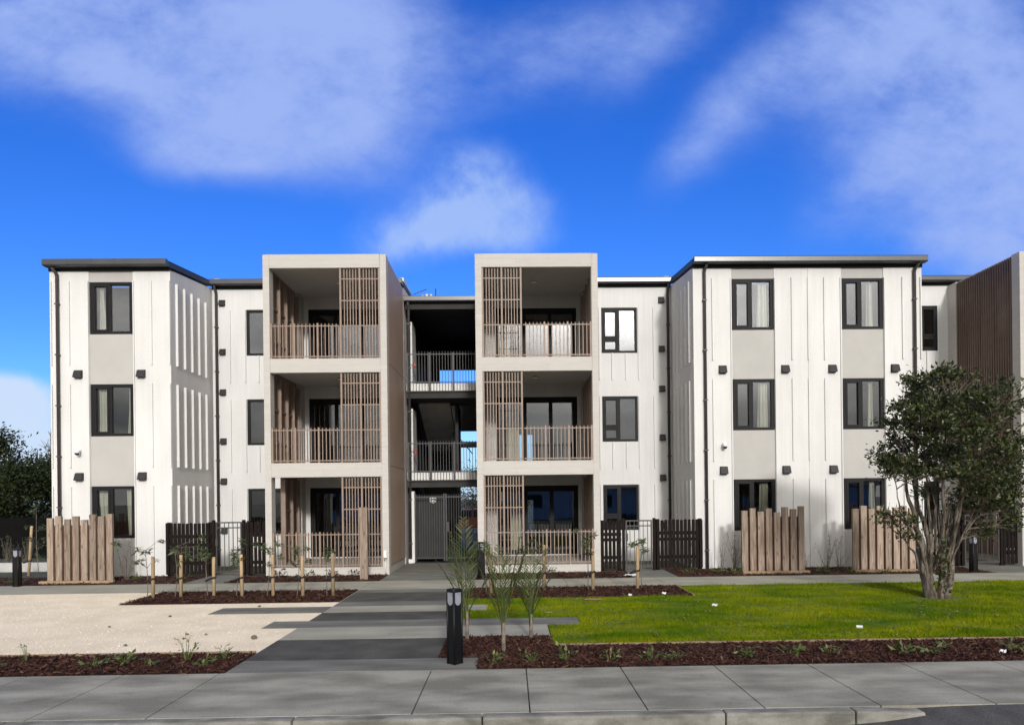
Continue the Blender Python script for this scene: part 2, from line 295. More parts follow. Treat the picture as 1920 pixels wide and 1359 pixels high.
# ------------------------------------------------------------------ light and sky
SUN_EL, SUN_AZ = R(18.8), R(8.0)        # behind the camera, a little to its right
sd = Vector((math.sin(SUN_AZ)*math.cos(SUN_EL), -math.cos(SUN_AZ)*math.cos(SUN_EL), math.sin(SUN_EL)))
sl = bpy.data.lights.new('sun','SUN'); sl.energy = 2.25; sl.angle = R(4.6); sl.color = (1,.968,.925)
so = bpy.data.objects.new('sun', sl); COL.objects.link(so); so.rotation_euler = (-sd).to_track_quat('-Z','Y').to_euler(); so.location=(0,-20,20)

w = bpy.data.worlds.new('World'); scene.world = w; w.use_nodes = True
nt = w.node_tree; nt.nodes.clear(); N = nt.nodes.new; L = nt.links.new
def mth(op, a, b=None, c=None, clamp=False):
    n = N('ShaderNodeMath'); n.operation = op; n.use_clamp = clamp
    for i,x in enumerate((a,b,c)):
        if x is None: continue
        if isinstance(x,(int,float)): n.inputs[i].default_value = x
        else: L(x, n.inputs[i])
    return n.outputs[0]
def sstep(x, lo, hi):
    n = N('ShaderNodeMapRange'); n.interpolation_type='SMOOTHSTEP'; n.inputs[1].default_value=lo; n.inputs[2].default_value=hi; L(x, n.inputs[0]); return n.outputs[0]
tc = N('ShaderNodeTexCoord'); sp = N('ShaderNodeSeparateXYZ'); L(tc.outputs['Generated'], sp.inputs[0]); X,Y,Z = sp.outputs
sky = N('ShaderNodeTexSky'); sky.sky_type='NISHITA'; sky.sun_disc=False; sky.sun_elevation=SUN_EL; sky.sun_rotation = math.pi-SUN_AZ; sky.air_density=1.0; sky.dust_density=.25; sky.ozone_density=2.2
hs = N('ShaderNodeHueSaturation'); hs.inputs['Saturation'].default_value=1.35; hs.inputs['Value'].default_value=1.0; hs.inputs['Hue'].default_value=.512; L(sky.outputs[0], hs.inputs['Color'])
tint = N('ShaderNodeMix'); tint.data_type='RGBA'; tint.blend_type='MULTIPLY'; tint.inputs[0].default_value=1; L(hs.outputs[0], tint.inputs[6]); tint.inputs[7].default_value=(.60,.96,1.62,1)
# cloud field of the northern... far half of the sky, as slopes of the view direction
ys = mth('MAXIMUM', Y, .05); u = mth('DIVIDE', X, ys); v = mth('DIVIDE', Z, ys)
def noise(scale, detail, rough=.55, vec=None, stretch=(1,1,1), rot=0, dist=0):
    mp = N('ShaderNodeMapping'); mp.inputs['Scale'].default_value=stretch; mp.inputs['Rotation'].default_value=(0,0,rot); L(vec, mp.inputs[0])
    n = N('ShaderNodeTexNoise'); n.inputs['Scale'].default_value=scale; n.inputs['Detail'].default_value=detail; n.inputs['Roughness'].default_value=rough; n.inputs['Distortion'].default_value=dist; L(mp.outputs[0], n.inputs[0]); return n.outputs[0]
uv = N('ShaderNodeCombineXYZ'); L(u, uv.inputs[0]); L(v, uv.inputs[1]); uv = uv.outputs[0]
n_big = noise(2.8, 4, .5, uv, (1,1.2,1), R(35), .2)
n_fine = noise(6.5, 10, .63, uv, (.9,1.25,1), R(38), .15)
n_wisp = noise(15, 9, .66, uv, (.75,1.35,1), R(42), .1)
n_puff = noise(9.5, 9, .60, uv, (1.25,1,1), R(60), .12)
def blob(px, py, sx, sy, amp, rot=0):
    u0,v0 = (px-957)/1387,(931-py)/1387; c,s = math.cos(rot),math.sin(rot)
    du = mth('SUBTRACT', u, u0); dv = mth('SUBTRACT', v, v0)
    a = mth('ADD', mth('MULTIPLY', du, c/(sx/1387)), mth('MULTIPLY', dv, s/(sx/1387)))
    b = mth('ADD', mth('MULTIPLY', du, -s/(sy/1387)), mth('MULTIPLY', dv, c/(sy/1387)))
    e = mth('EXPONENT', mth('MULTIPLY', mth('ADD', mth('MULTIPLY', a, a), mth('MULTIPLY', b, b)), -1))
    return mth('MULTIPLY', e, amp)
CL = [(290,60,370,160,1.0,-.1),(470,200,320,100,.95,-.4),(690,150,200,140,1.0,0),(370,280,120,60,.6,0),(640,20,280,70,.6,0),(60,60,190,100,.6,0),(430,300,120,45,.55,0),
      (1840,170,260,200,1.15,.6),(1680,60,240,100,.9,.7),(1880,370,190,150,.85,.6),(1440,150,270,70,.62,.8),(1330,240,150,55,.5,.9),(1110,60,280,80,.42,.3),(1650,340,200,80,.5,.7),(1010,130,150,80,.34,.6),(1250,60,240,80,.32,.3),
      (1900,470,150,80,.65,0),(1200,130,180,70,.4,.8)]
PUFF = [(760,450,110,45,.6,.3),(1000,420,80,50,.45,.6),(700,410,60,40,.3,.4),(880,375,105,85,1.0,.3),(810,430,120,50,.8,.5),(935,320,60,50,.6,0),(950,440,110,45,.65,0),(870,300,40,40,.5,0),(990,375,50,30,.5,0)]
LOW = [(20,745,130,50,2.2,0),(70,840,200,60,1.7,0)]
def total(lst):
    t = None
    for c in lst:
        bb = blob(*c); t = bb if t is None else mth('ADD', t, bb)
    return t
front = sstep(Y, .02, .12)
dens = mth('MULTIPLY', mth('MINIMUM', total(CL), 1.3), mth('ADD', mth('MULTIPLY', n_big, .75), mth('ADD', mth('MULTIPLY', n_fine, .95), mth('MULTIPLY_ADD', n_wisp, .45, -.42))))
a_front = mth('MULTIPLY', sstep(dens, .10, 1.02), front)
pden = mth('MULTIPLY', total(PUFF), mth('ADD', mth('MULTIPLY', n_puff, 1.5), mth('MULTIPLY_ADD', n_wisp, .35, -.30)))
a_puff = mth('MULTIPLY', sstep(pden, .08, 1.15), front)
lden = mth('MULTIPLY', total(LOW), mth('ADD', n_puff, .05))
a_low = mth('MULTIPLY', sstep(lden, .20, .85), front)
# broken bright cloud over the other half (what the windows mirror)
pj = N('ShaderNodeCombineXYZ'); zz = mth('ADD', mth('MAXIMUM', Z, 0), .28); L(mth('DIVIDE', X, zz), pj.inputs[0]); L(mth('DIVIDE', Y, zz), pj.inputs[1])
n_back = noise(1.5, 7, .55, pj.outputs[0], (1,1,1), .4, .4)
back = sstep(mth('MULTIPLY', Y, -1), -.05, .25)
a_back = mth('MULTIPLY', mth('MULTIPLY_ADD', sstep(n_back, .25, .55), .14, .85), back)
dots = N('ShaderNodeVectorMath'); dots.operation='DOT_PRODUCT'; L(tc.outputs['Generated'], dots.inputs[0]); dots.inputs[1].default_value = sd
ang = mth('ARCCOSINE', mth('MINIMUM', dots.outputs['Value'], .999999))
glow = mth('ADD', mth('MULTIPLY', mth('EXPONENT', mth('MULTIPLY', mth('POWER', mth('DIVIDE', ang, R(6.3)), 2), -1)), 10.0), mth('MULTIPLY', mth('EXPONENT', mth('MULTIPLY', mth('POWER', mth('DIVIDE', ang, R(22)), 2), -1)), 2.0))
SKY = .115
def mixc(fac, a, b):
    n = N('ShaderNodeMix'); n.data_type='RGBA'
    if isinstance(fac,(int,float)): n.inputs[0].default_value=fac
    else: L(fac, n.inputs[0])
    for i,x in ((6,a),(7,b)):
        if isinstance(x,tuple): n.inputs[i].default_value=x
        else: L(x, n.inputs[i])
    return n.outputs[2]
K = 1/SKY
hz = mixc(mth('MULTIPLY', sstep(mth('MULTIPLY', v, -1), -.13, -.0), .8), tint.outputs[2], (.50*K,.66*K,.93*K,1))
cf = mixc(mth('MULTIPLY', a_front, .92), hz, (.36*K,.49*K,.92*K,1))
cf = mixc(mth('MULTIPLY', a_puff, .80), cf, (.42*K,.58*K,.95*K,1))
cf = mixc(mth('MULTIPLY', a_low, .95), cf, (.62*K,.75*K,.95*K,1))
bright = mth('ADD', mth('MULTIPLY_ADD', sstep(n_back, .33, .68), 1.35, .40), glow)
bright = mth('MULTIPLY', bright, mth('MULTIPLY_ADD', sstep(Z, .09, .23), .62, .38))
cbk = N('ShaderNodeVectorMath'); cbk.operation='SCALE'; cbk.inputs[0].default_value=(.96*K,.92*K,.87*K); L(bright, cbk.inputs['Scale'])
cc = mixc(a_back, cf, cbk.outputs[0])
bg = N('ShaderNodeBackground'); bg.inputs['Strength'].default_value = SKY; L(cc, bg.inputs['Color'])
wo = N('ShaderNodeOutputWorld'); L(bg.outputs[0], wo.inputs[0])
w.cycles.sampling_method = 'MANUAL'; w.cycles.sample_map_resolution = 1024

scene.view_settings.view_transform='Standard'; scene.view_settings.look='None'; scene.view_settings.exposure=0; scene.view_settings.gamma=1
scene.render.engine='CYCLES'; scene.cycles.max_bounces=7; scene.cycles.transparent_max_bounces=16; scene.cycles.diffuse_bounces=4; scene.cycles.glossy_bounces=3; scene.cycles.caustics_reflective=False; scene.cycles.caustics_refractive=False; scene.cycles.sample_clamp_indirect=6
scene.cycles.use_denoising=True

# ------------------------------------------------------------------ the ground
def struct(name, mb, mat, bevel=0):
    return tag(part(name, mb, mat, bevel=bevel), kind='structure')
struct('ground', MB().box(-400,400,-300,600,-.5,-.14), M['earth'])
struct('road', MB().box(-120,120,-2.5,6.74,-.3,-.13), M['asphalt'])
struct('site_ground', MB().box(-60,60,7.2,60,-.135,-.02), M['earth'])
struct('car_park', MB().box(-30,30,31.3,52,-.1,-.006), M['asphalt'])
ap = MB()
xs_ = [3.79,4.1,4.5,5.2,16]; zt_ = [-.026,-.014,-.007,-.006,-.006]
for k in range(4):
    a,b,za,zb = xs_[k],xs_[k+1],zt_[k],zt_[k+1]
    ap.face([(a,6.35,-.128),(b,6.35,-.128),(b,6.876,zb),(a,6.876,za)])
for (a,b,za,zb) in ((3.0,3.4,-.128,-.10),(3.4,3.795,-.10,-.05),(3.795,4.3,-.05,-.043)): ap.face([(a,6.28,-.1285),(b,6.28,-.1285),(b,6.718,zb),(a,6.718,za)])
struct('road_apron', ap, M['asphalt'])
PY0, PY1 = 6.88, 8.62
js = [-9.98-1.1*k for k in range(14)][::-1] + [-8.88,-7.78,-6.68,-5.58,-4.48,-3.38,-.94]+[-.94+1.1*k for k in range(1,20)]
fp = MB()
for a,b in zip(js[:-1],js[1:]): fp.box(a+.006,b-.006,PY0,PY1,-.2,0)
struct('footpath', fp, M['foot'], bevel=.005)
kb = MB()
kj = [-16.3,-13.9,-11.5,-9.1,-6.7,-4.62,-2.0,-.28,1.95,3.15]
for a,b in zip(kj[:-1],kj[1:]): kb.box(a+.005,b-.005,6.72,6.87,-.3,.004)
kb.prism([(3.155,-.3),(3.80,-.3),(3.80,-.022),(3.155,.004)],'y',6.72,6.876)
struct('kerb', kb, M['kerb'], bevel=.025)
PX0, PX1 = -3.33, -.93
def slab(name, x0,x1,y0,y1, mat, top=0.0): return struct(name, MB().box(x0,x1,y0,y1,-.15,top), mat, bevel=.003)
g = .006
slab('path', PX0,-.42,PY1+g,9.25,M['bandmid'])
slab('path', PX0,PX1,9.25+g,10.6,M['banddark'])
slab('path', PX0,.55,10.6+g,11.58,M['bandlight'])
slab('path', -3.9,1.07,11.58+g,12.22,M['bandmid'])
slab('path', PX0,PX1,12.22+g,13.1,M['banddark'])
slab('path', PX0,-.44,13.1+g,13.82,M['bandlight'])
slab('path', -5.34,PX0-g,13.1+g,13.82,M['bandmid'])
slab('path', PX0,PX1,13.82+g,14.42,M['bandmid'])
slab('path', PX0,PX1,14.42+g,15.74,M['banddark'])
slab('path', PX0,PX1,15.74+g,16.3,M['bandmid'])
wk = MB()
wj = [-26+1.5*k for k in range(15)]+[PX0,PX1]+[PX1+1.1*k for k in range(1,24)]
for a,b in zip(wj[:-1],wj[1:]): wk.box(a+.005,b-.005,16.306,17.95,-.15,0)
struct('walkway', wk, M['bandlight'], bevel=.004)
slab('path', -3.2,-.88,17.956,22.8,M['bandmid'])
slab('path', -7.95,-6.95,17.956,21.5,M['bandmid'], -.004)
slab('path', 3.02,4.1,17.956,21.5,M['bandmid'], -.004)
slab('path', 12.0,14.4,17.956,21.5,M['bandmid'], -.004)
struct('gravel', MB().box(-40,PX0-g,9.74,16.30,-.1,-.008), M['gravel'])
beds = [(-40,PX0-g,PY1+g,9.70,.0),(-.414,30,PY1+g,9.86,.0),(-.924,.56,9.256,10.59,.0),(-7.6,PX0-.02,14.45,16.3,.0),(-.92,3.6,14.6,16.3,.0),
        (-40,-7.96,17.956,19.9,0),(-6.94,-3.2,17.956,19.45,0),(-.87,3.01,17.956,19.45,0),(4.11,11.9,17.956,19.9,0),(14.5,30,17.956,19.9,0)]
mbm = MB()
for k,(a,b,c,d,z) in enumerate(beds): mbm.box(a,b,c,d,-.12,-.004+.0007*(k%3))
struct('mulch_bed', mbm, M['mulch'])
# lawn with blades
lw = [(.57,30,9.96,16.29),(-.92,.57,12.23,13.09),(-.42,.57,13.09,13.83),(-.92,.57,13.83,14.59)]
lm = MB()
for a,b,c,d in lw: lm.box(a,b,c,d,-.1,-.006)
struct('lawn', lm, M['turf'])
nr = np.random.default_rng(5)
def inlawn(x,y):
    k = np.zeros(len(x),bool)
    for a,b,c,d in lw: k |= (x>a-nr.uniform(0,.05,len(x))**1.0)&(x<b+.03)&(y>c-nr.uniform(-.01,.05,len(x)))&(y<d+nr.uniform(-.02,.06,len(x)))
    for (a,b,c,d) in ((-4,1.09,11.56,12.24),(-.9,3.62,14.58,16.3),(-4,.57,9,11.6)): k &= ~((x>a)&(x<b)&(y>c)&(y<d))
    k &= ~(((x-8.1)**2/.55+(y-13.85)**2/.12)<nr.uniform(.3,1.2,len(x)))
    return k
n = 330000
gx = nr.uniform(-.95,13,n); gy = 9.88+6.5*nr.uniform(0,1,n)**1.25; k = inlawn(gx,gy); gx,gy = gx[k],gy[k]; n=len(gx)
h = nr.uniform(.018,.05,n)*(.75+.5*(np.sin(gx*2.1+gy)*np.sin(gy*3.3-gx*.7)>.1)+.25*np.sin(gx*5+3*gy)); tall = nr.random(n)<.02; h[tall]*=1.7; wd = nr.uniform(.0025,.006,n); an = nr.uniform(0,2*np.pi,n); ln = nr.uniform(0,.9,n)*h; la = nr.uniform(0,2*np.pi,n)
base = np.stack([gx,gy,np.full(n,-.008)],1); dv = np.stack([np.cos(an)*wd,np.sin(an)*wd,np.zeros(n)],1)
tip = base+np.stack([np.cos(la)*ln,np.sin(la)*ln,h],1)
tag(npmesh('grass', np.stack([base-dv,base+dv,tip],1), 3, M['grass']), 'short bright green lawn grass between the walkway and the front mulch bed','grass',kind='stuff')
# bark chips
def chips(rects):
    vs=[]
    for (a,b,c,d,dn) in rects:
        n=int((b-a)*(d-c)*dn); p=np.stack([nr.uniform(a,b,n),nr.uniform(c,d,n),nr.uniform(0,.022,n)],1)
        le=nr.uniform(.012,.045,n)*nr.choice([1,1,1.7],n); wi=nr.uniform(.004,.012,n); an=nr.uniform(0,2*np.pi,n); ti=nr.normal(0,.32,n); ro=nr.normal(0,.6,n)
        e1=np.stack([np.cos(an)*np.cos(ti),np.sin(an)*np.cos(ti),np.sin(ti)],1)*le[:,None]
        e2=np.stack([-np.sin(an)*np.cos(ro),np.cos(an)*np.cos(ro),np.sin(ro)],1)*wi[:,None]
        vs.append(np.stack([p-e1-e2*.6,p+e1-e2,p+e1*.9+e2,p-e1*.95+e2],1))
    return np.concatenate(vs)
cr = [(-7.6,PX0-.02,PY1+.02,9.69,2300),(-.41,8.6,PY1+.02,9.85,2300),(-.9,.54,9.27,10.58,2400),(-7.58,PX0-.03,14.47,16.28,1000),(-.9,3.58,14.62,16.28,1000),
      (-14.5,-7.97,17.97,19.85,420),(-6.93,-3.22,17.97,19.44,500),(-.86,3.0,17.97,19.44,500),(4.12,11.9,17.97,19.85,420)]
tag(npmesh('bark_mulch', chips(cr), 4, M['chip']), 'dark red brown bark chips covering the garden beds','mulch',kind='stuff')
# loose gravel stones
n=7000; p=np.stack([nr.uniform(-12.5,PX0-.03,n),9.8+6.45*nr.uniform(0,1,n)**1.4,np.full(n,-.004)],1)
k=~((p[:,0]>-7.62)&(p[:,1]>14.43)) & ~((p[:,0]>-3.92)&(p[:,1]>11.56)&(p[:,1]<12.24)) & ~((p[:,0]>-5.36)&(p[:,1]>13.08)&(p[:,1]<13.84)); p=p[k]; n=len(p)
r=nr.uniform(.003,.0085,n); r[nr.random(n)<.01]*=1.6; an=nr.uniform(0,6.28,n)
ax=np.stack([np.cos(an),np.sin(an),np.zeros(n)],1)*r[:,None]*1.3; ay=np.stack([-np.sin(an),np.cos(an),np.zeros(n)],1)*r[:,None]; az=np.stack([np.zeros(n),np.zeros(n),r*1.1],1)
tris=[]
for s1,s2 in ((ax,ay),(ay,-ax),(-ax,-ay),(-ay,ax)): tris.append(np.stack([p+s1,p+s2,p+az],1))
# keep each stone's four faces together as one pyramid of shared vertices
vv=np.stack([p+ax,p+ay,p-ax,p-ay,p+az],1).reshape(-1,3); me=bpy.data.meshes.new('gravel_stones'); idx=np.arange(n)*5
fc=np.concatenate([np.stack([idx+a,idx+b,idx+4],1) for a,b in ((0,1),(1,2),(2,3),(3,0))])
me.from_pydata(vv.tolist(),[],fc.tolist()); tag(link('gravel_stones',me,M['pebble']),'loose cream gravel stones on the bare gravel court','gravel',kind='stuff')

# timber edging strips
for (a,b,y,lab) in ((-20,PX0-.01,9.715,'thin pine edging board between the gravel and the front mulch bed'),(.58,20,9.905,'thin pine edging board between the lawn and the front mulch bed')):
    tag(part('timber_edging', MB().box(a-(a+b)/2,b-(a+b)/2,-.018,.018,-.1,.028), M['sleeper'], loc=((a+b)/2,y,0), bevel=.003), lab, 'edging')
tag(part('timber_edging', MB().prism([(-.02,-.85),(.02,-.85),(.02,.85),(-.02,.85)],'z',-.1,.025), M['sleeper'], loc=(3.62,15.45,0)),'short pine edging board at the lawn end of the staked bed','edging')

# ------------------------------------------------------------------ the apartment building
YT, YW, YR, YB = 19.5, 19.95, 22.75, 31.0
B = (-.5,22.75,0)
bld = thing('apartment_building','three storey white apartment building with projecting wings and concrete balcony towers','building',B)
def bp(name, mb, mat, bevel=0): return part(name, mb, mat, bld, off=B, bevel=bevel)
WT = [7.84,5.12,2.40]; WH = 1.385          # window heads of the wings
RT = [7.79,5.06,2.335]; RH = 1.40          # window heads of the set back walls
FL = [5.68,2.945,.2]                        # balcony floors
RIBZ = [(5.63,7.86),(2.90,5.13),(.02,2.405)]

# windows: types built once, copied
def window_mesh(wd, ht, mull, transom=None, sash='l', side='l'):
    fr = MB(); e=.072
    fr.box(0,wd,0,.09,0,e).box(0,wd,0,.09,ht-e,ht).box(0,e,0,.09,e,ht-e).box(wd-e,wd,0,.09,e,ht-e)
    m0,m1 = mull-.038,mull+.038; fr.box(m0,m1,.002,.088,e,ht-e)
    a,b = (e,m0) if sash=='l' else (m1,wd-e)
    z0 = e
    if transom is not None:
        fr.box(a,b,.002,.088,transom-.03,transom+.03); z0 = transom+.03
    s=.048
    def ring(a,b,c,d,y0): fr.box(a,b,y0,.075,c,c+s).box(a,b,y0,.075,d-s,d).box(a,a+s,y0,.075,c+s,d-s).box(b-s,b,y0,.075,c+s,d-s)
    ring(a,b,z0,ht-e,-.012)
    if transom is not None: ring(a,b,e,transom-.03,.012)
    pane = MB().box(e-.01,m0+.01,.045,.053,e-.01,ht-e+.01).box(m1-.01,wd-e+.01,.045,.053,e-.01,ht-e+.01)
    return fr, pane
protos = {}
def window(kind, x, y, z):
    if kind not in protos:
        fr,pn = {'wing':lambda: window_mesh(1.10,WH,.50),'recess':lambda: window_mesh(1.105,RH,.52,.44),'recess_m':lambda: window_mesh(1.105,RH,.585,.44,'r')}[kind]()
        o = part('window', fr, M['frame'], bld, (x-B[0],y-B[1],z-B[2]), bevel=.004); part('pane', pn, M['glass'], o); protos[kind]=o; return o
    src = protos[kind]; o = src.copy(); COL.objects.link(o); o.parent = bld; o.location=(x-B[0],y-B[1],z-B[2])
    for ch in src.children:
        c = ch.copy(); COL.objects.link(c); c.parent = o
    return o
vent_p = []
def vent(x, y, z, s=.19):
    """cowled wall vent: square flange, hood open below"""
    if not vent_p:
        mb = MB().box(-.5,.5,-.02,0,-.5,.5).prism([(-.02,.46),(-.30,.42),(-.62,-.36),(-.62,-.46),(-.02,-.46)],'x',-.46,.46)
        o = part('vent_hood', mb, M['vent'], bld, bevel=.03); vent_p.append(o)
    else:
        o = vent_p[0].copy(); COL.objects.link(o); o.parent = bld
    o.scale=(s,s,s); o.location=(x-B[0],y-.001-B[1],z-B[2]); return o

def curtain(x0t,x1t,x0b,x1b,zt,zb,y,label,seed):
    r = random.Random(seed); n=26; k=14; mb=MB(); ph=r.uniform(0,6); fr_=r.uniform(30,42)
    def P(i,j,dy):
        t=i/n; s=j/k; x0=x0t+(x0b-x0t)*s**1.4; x1=x1t+(x1b-x1t)*s**1.4; x=x0+(x1-x0)*t
        wv=math.sin(t*(x1t-x0t)*fr_*1.9+ph+.5*math.sin(s*3+ph))*.028+math.sin(t*11+ph*2)*.012
        return (x,y+wv+dy,zt+(zb-zt)*s)
    for dy in (0,.006):
        n0=len(mb.v)
        for j in range(k+1):
            for i in range(n+1): mb.v.append(P(i,j,dy))
        for j in range(k):
            for i in range(n):
                q=(n0+j*(n+1)+i,n0+j*(n+1)+i+1,n0+(j+1)*(n+1)+i+1,n0+(j+1)*(n+1)+i); mb.f.append(q if dy==0 else q[::-1]); mb.smooth.append(True)
    c=((x0t+x1t)/2,y,zb)
    return tag(part('curtain', mb, M['curtain'], None, c, off=c), label, 'curtain', 'curtains behind the wing windows')

# ---- wings
def wing(x0, x1, wins, ribs, side, side_ribs):
    ytop=8.15
    holes=[(a-.02,b+.02,-.3,ytop) for a,b in wins]
    mb=MB()
    segs=[]; xs=x0
    for a,b in wins: segs.append((xs,a-.03)); xs=b+.03
    segs.append((xs,x1))
    segs = [q for a,b in segs for q in (((a,8.142),(8.148,b)) if a<8.145<b else ((a,b),))]
    for a,b in segs: mb.box(a,b,YW,YW+.18,-.1,ytop)
    for rx in ribs:
        for z0,z1 in RIBZ: mb.box(rx-.016,rx+.016,YW-.042,YW+.01,z0,z1)
    for a,b in wins:
        for rx in (a-.05,b+.05): mb.box(rx-.014,rx+.014,YW-.042,YW,-.05,7.86)
    # side walls, tops follow the roof pitch
    for xa,xb,vis,sgn in ((x0,x0+.18,side=='l',-1),(x1-.18,x1,side=='r',1)):
        mb.prism([(YW+.18,-.1),(YR+1.4,-.1),(YR+1.4,8.48),(YR+.02,8.44),(YW+.18,8.17)],'x',xa,xb)
        if vis:
            for ry in side_ribs:
                for z0,z1 in RIBZ:
                    if sgn<0: mb.box(x0-.06,x0,ry-.016,ry+.016,z0,z1)
                    else: mb.box(x1,x1+.06,ry-.016,ry+.016,z0,z1)
    bp('wall', mb, M['plaster'])
    for a,b in wins:
        zs=[ytop]+[q for t in WT for q in (t,t-WH)]+[-.1]
        for zt,zb in zip(zs[0::2],zs[1::2]):
            bp('infill_panel', MB().box(a-.028,b+.028,YW+.02,YW+.16,zb+.002,zt-.002), M['infill'])
        for t in WT: window('wing', a, YW+.01, t-WH)
    # roof, gutter
    bp('roof', MB().prism([(YW-.14,8.20),(YR-.1,8.49),(YR-.1,8.64),(YW-.14,8.35)],'x',x0-.03,x1+.03), M['roof'])
    bp('soffit_board', MB().box(x0-.01,x1+.01,YW-.035,YW-.004,8.125,8.20), M['soffit'])
    gm=MB().prism([(YW-.30,8.23),(YW-.30,8.345),(YW-.285,8.372),(YW-.15,8.372),(YW-.15,8.20),(YW-.27,8.20)],'x',x0-.02,x1+.02)
    nj=int((x1-x0)/.62)
    for k in range(1,nj): gm.prism([(YW-.304,8.228),(YW-.304,8.347),(YW-.288,8.377),(YW-.15,8.377),(YW-.15,8.195),(YW-.27,8.195)],'x',x0+k*.62-.012,x0+k*.62+.012)
    bp('gutter', gm, M['gutter'])
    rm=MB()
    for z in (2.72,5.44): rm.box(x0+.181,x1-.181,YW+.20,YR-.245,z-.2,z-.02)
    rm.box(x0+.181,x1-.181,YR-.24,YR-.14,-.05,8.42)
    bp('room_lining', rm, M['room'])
wing(-12.2,-9.02,[(-11.14,-10.04)],[-12.16,-11.685,-9.52,-9.04],'r',[YW+.32+.475*k for k in range(5)])
wing(5.01,11.28,[(6.085,7.185),(9.09,10.19)],[5.53,7.70,8.145,8.59,10.74,11.24],'l',[YW+.32+.475*k for k in range(5)])

# ---- set back walls with windows and balcony doors
DH=7.79
def recess(x0,x1,wins,kind,ribs,doors,gx0,gx1,rear=()):
    holes=[(a,a+1.105,t-RH,t) for a in wins for t in RT]+[(a,b,fl+.02,t) for a,b in doors for fl,t in zip(FL,RT)]
    mb=MB().wall(x0,x1,-.1,8.44,YR,.18,holes)
    for rx in ribs:
        for k,(z0,z1) in enumerate(RIBZ):
            zz0,zz1=z0-.06,z1-.07
            over=[a for a in wins if a-.01<rx<a+1.115]
            if over: zz1=RT[k]-RH
            if k==2: zz0=.02
            mb.box(rx-.016,rx+.016,YR-.045,YR,zz0,zz1)
    mb.wall(x0,x1,-.1,8.9,YB,.15,rear)
    mb.box(x0,x0+.15,YR+.18,YB,-.1,8.8).box(x1-.15,x1,YR+.18,YB,-.1,8.8)
    bp('wall', mb, M['plaster'])
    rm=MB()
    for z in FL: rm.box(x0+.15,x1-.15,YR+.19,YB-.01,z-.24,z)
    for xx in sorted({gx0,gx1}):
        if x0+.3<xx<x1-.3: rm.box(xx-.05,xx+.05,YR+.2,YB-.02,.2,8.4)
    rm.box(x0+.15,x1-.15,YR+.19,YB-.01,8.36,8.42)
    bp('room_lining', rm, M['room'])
    for a in wins:
        for t in RT: window(kind,a,YR+.01,t-RH)
    bp('roof', MB().prism([(YR-.1,8.49),(YB+.3,8.95),(YB+.3,9.08),(YR-.1,8.62)],'x',x0-.02,x1+.02), M['roof'])
    bp('soffit_board', MB().box(x0,x1,YR-.035,YR-.004,8.41,8.49), M['soffit'])
    bp('gutter', MB().prism([(YR-.28,8.52),(YR-.28,8.63),(YR-.265,8.66),(YR-.11,8.66),(YR-.11,8.49),(YR-.25,8.49)],'x',x0,x1), M['gutter'])
def door(x0,x1,splits,fl,t):
    fr=MB(); e=.07; z0=fl+.02; h=t-z0; wd=x1-x0
    fr.box(0,wd,0,.1,h-.1,h).box(0,wd,0,.1,0,.06).box(0,e,0,.1,.06,h-.1).box(wd-e,wd,0,.1,.06,h-.1)
    ed=[e]+[s-x0 for s in splits]+[wd-e]; pn=MB()
    for i in range(len(ed)-1):
        a,b=ed[i],ed[i+1]; y=.03 if i%2 else .055
        fr.box(a,a+.06,y-.02,y+.02,.06,h-.1).box(b-.06,b,y-.02,y+.02,.06,h-.1).box(a+.06,b-.06,y-.02,y+.02,.06,.15).box(a+.06,b-.06,y-.02,y+.02,h-.18,h-.1)
        pn.box(a+.055,b-.055,y-.004,y+.004,.14,h-.17)
    loc=(x0-B[0],YR+.02-B[1],z0-B[2])
    o=part('balcony_door',fr,M['frame'],bld,loc); part('pane',pn,M['glass'],o)
    part('door_handle',MB().box(ed[1]-.045,ed[1]-.02,-.03,.01,.95,1.2),M['frame'],o)
rearw=lambda a,b:[(a,b,fl+.35,fl+1.65) for fl in FL]
recess(-9.02,-3.22,[-8.0],'recess_m',[-8.49,-8.03,-7.63,-6.8],[(-6.12,-3.68)],-6.5,-6.5,rearw(-5.0,-4.2))
recess(-.87,5.01,[2.86],'recess',[2.79,3.18,3.60,4.0,4.47],[(-.42,2.09)],2.5,2.5,rearw(.1,.95))
recess(11.28,17.0,[12.25],'recess_m',[13.405,12.65,13.0],[(14.0,16.4)],13.8,13.8)
for fl,t in zip(FL,RT):
    door(-6.12,-3.68,[-5.30,-4.50],fl,t); door(-.42,2.09,[.47,1.27],fl,t); door(14.0,16.4,[14.8,15.6],fl,t)

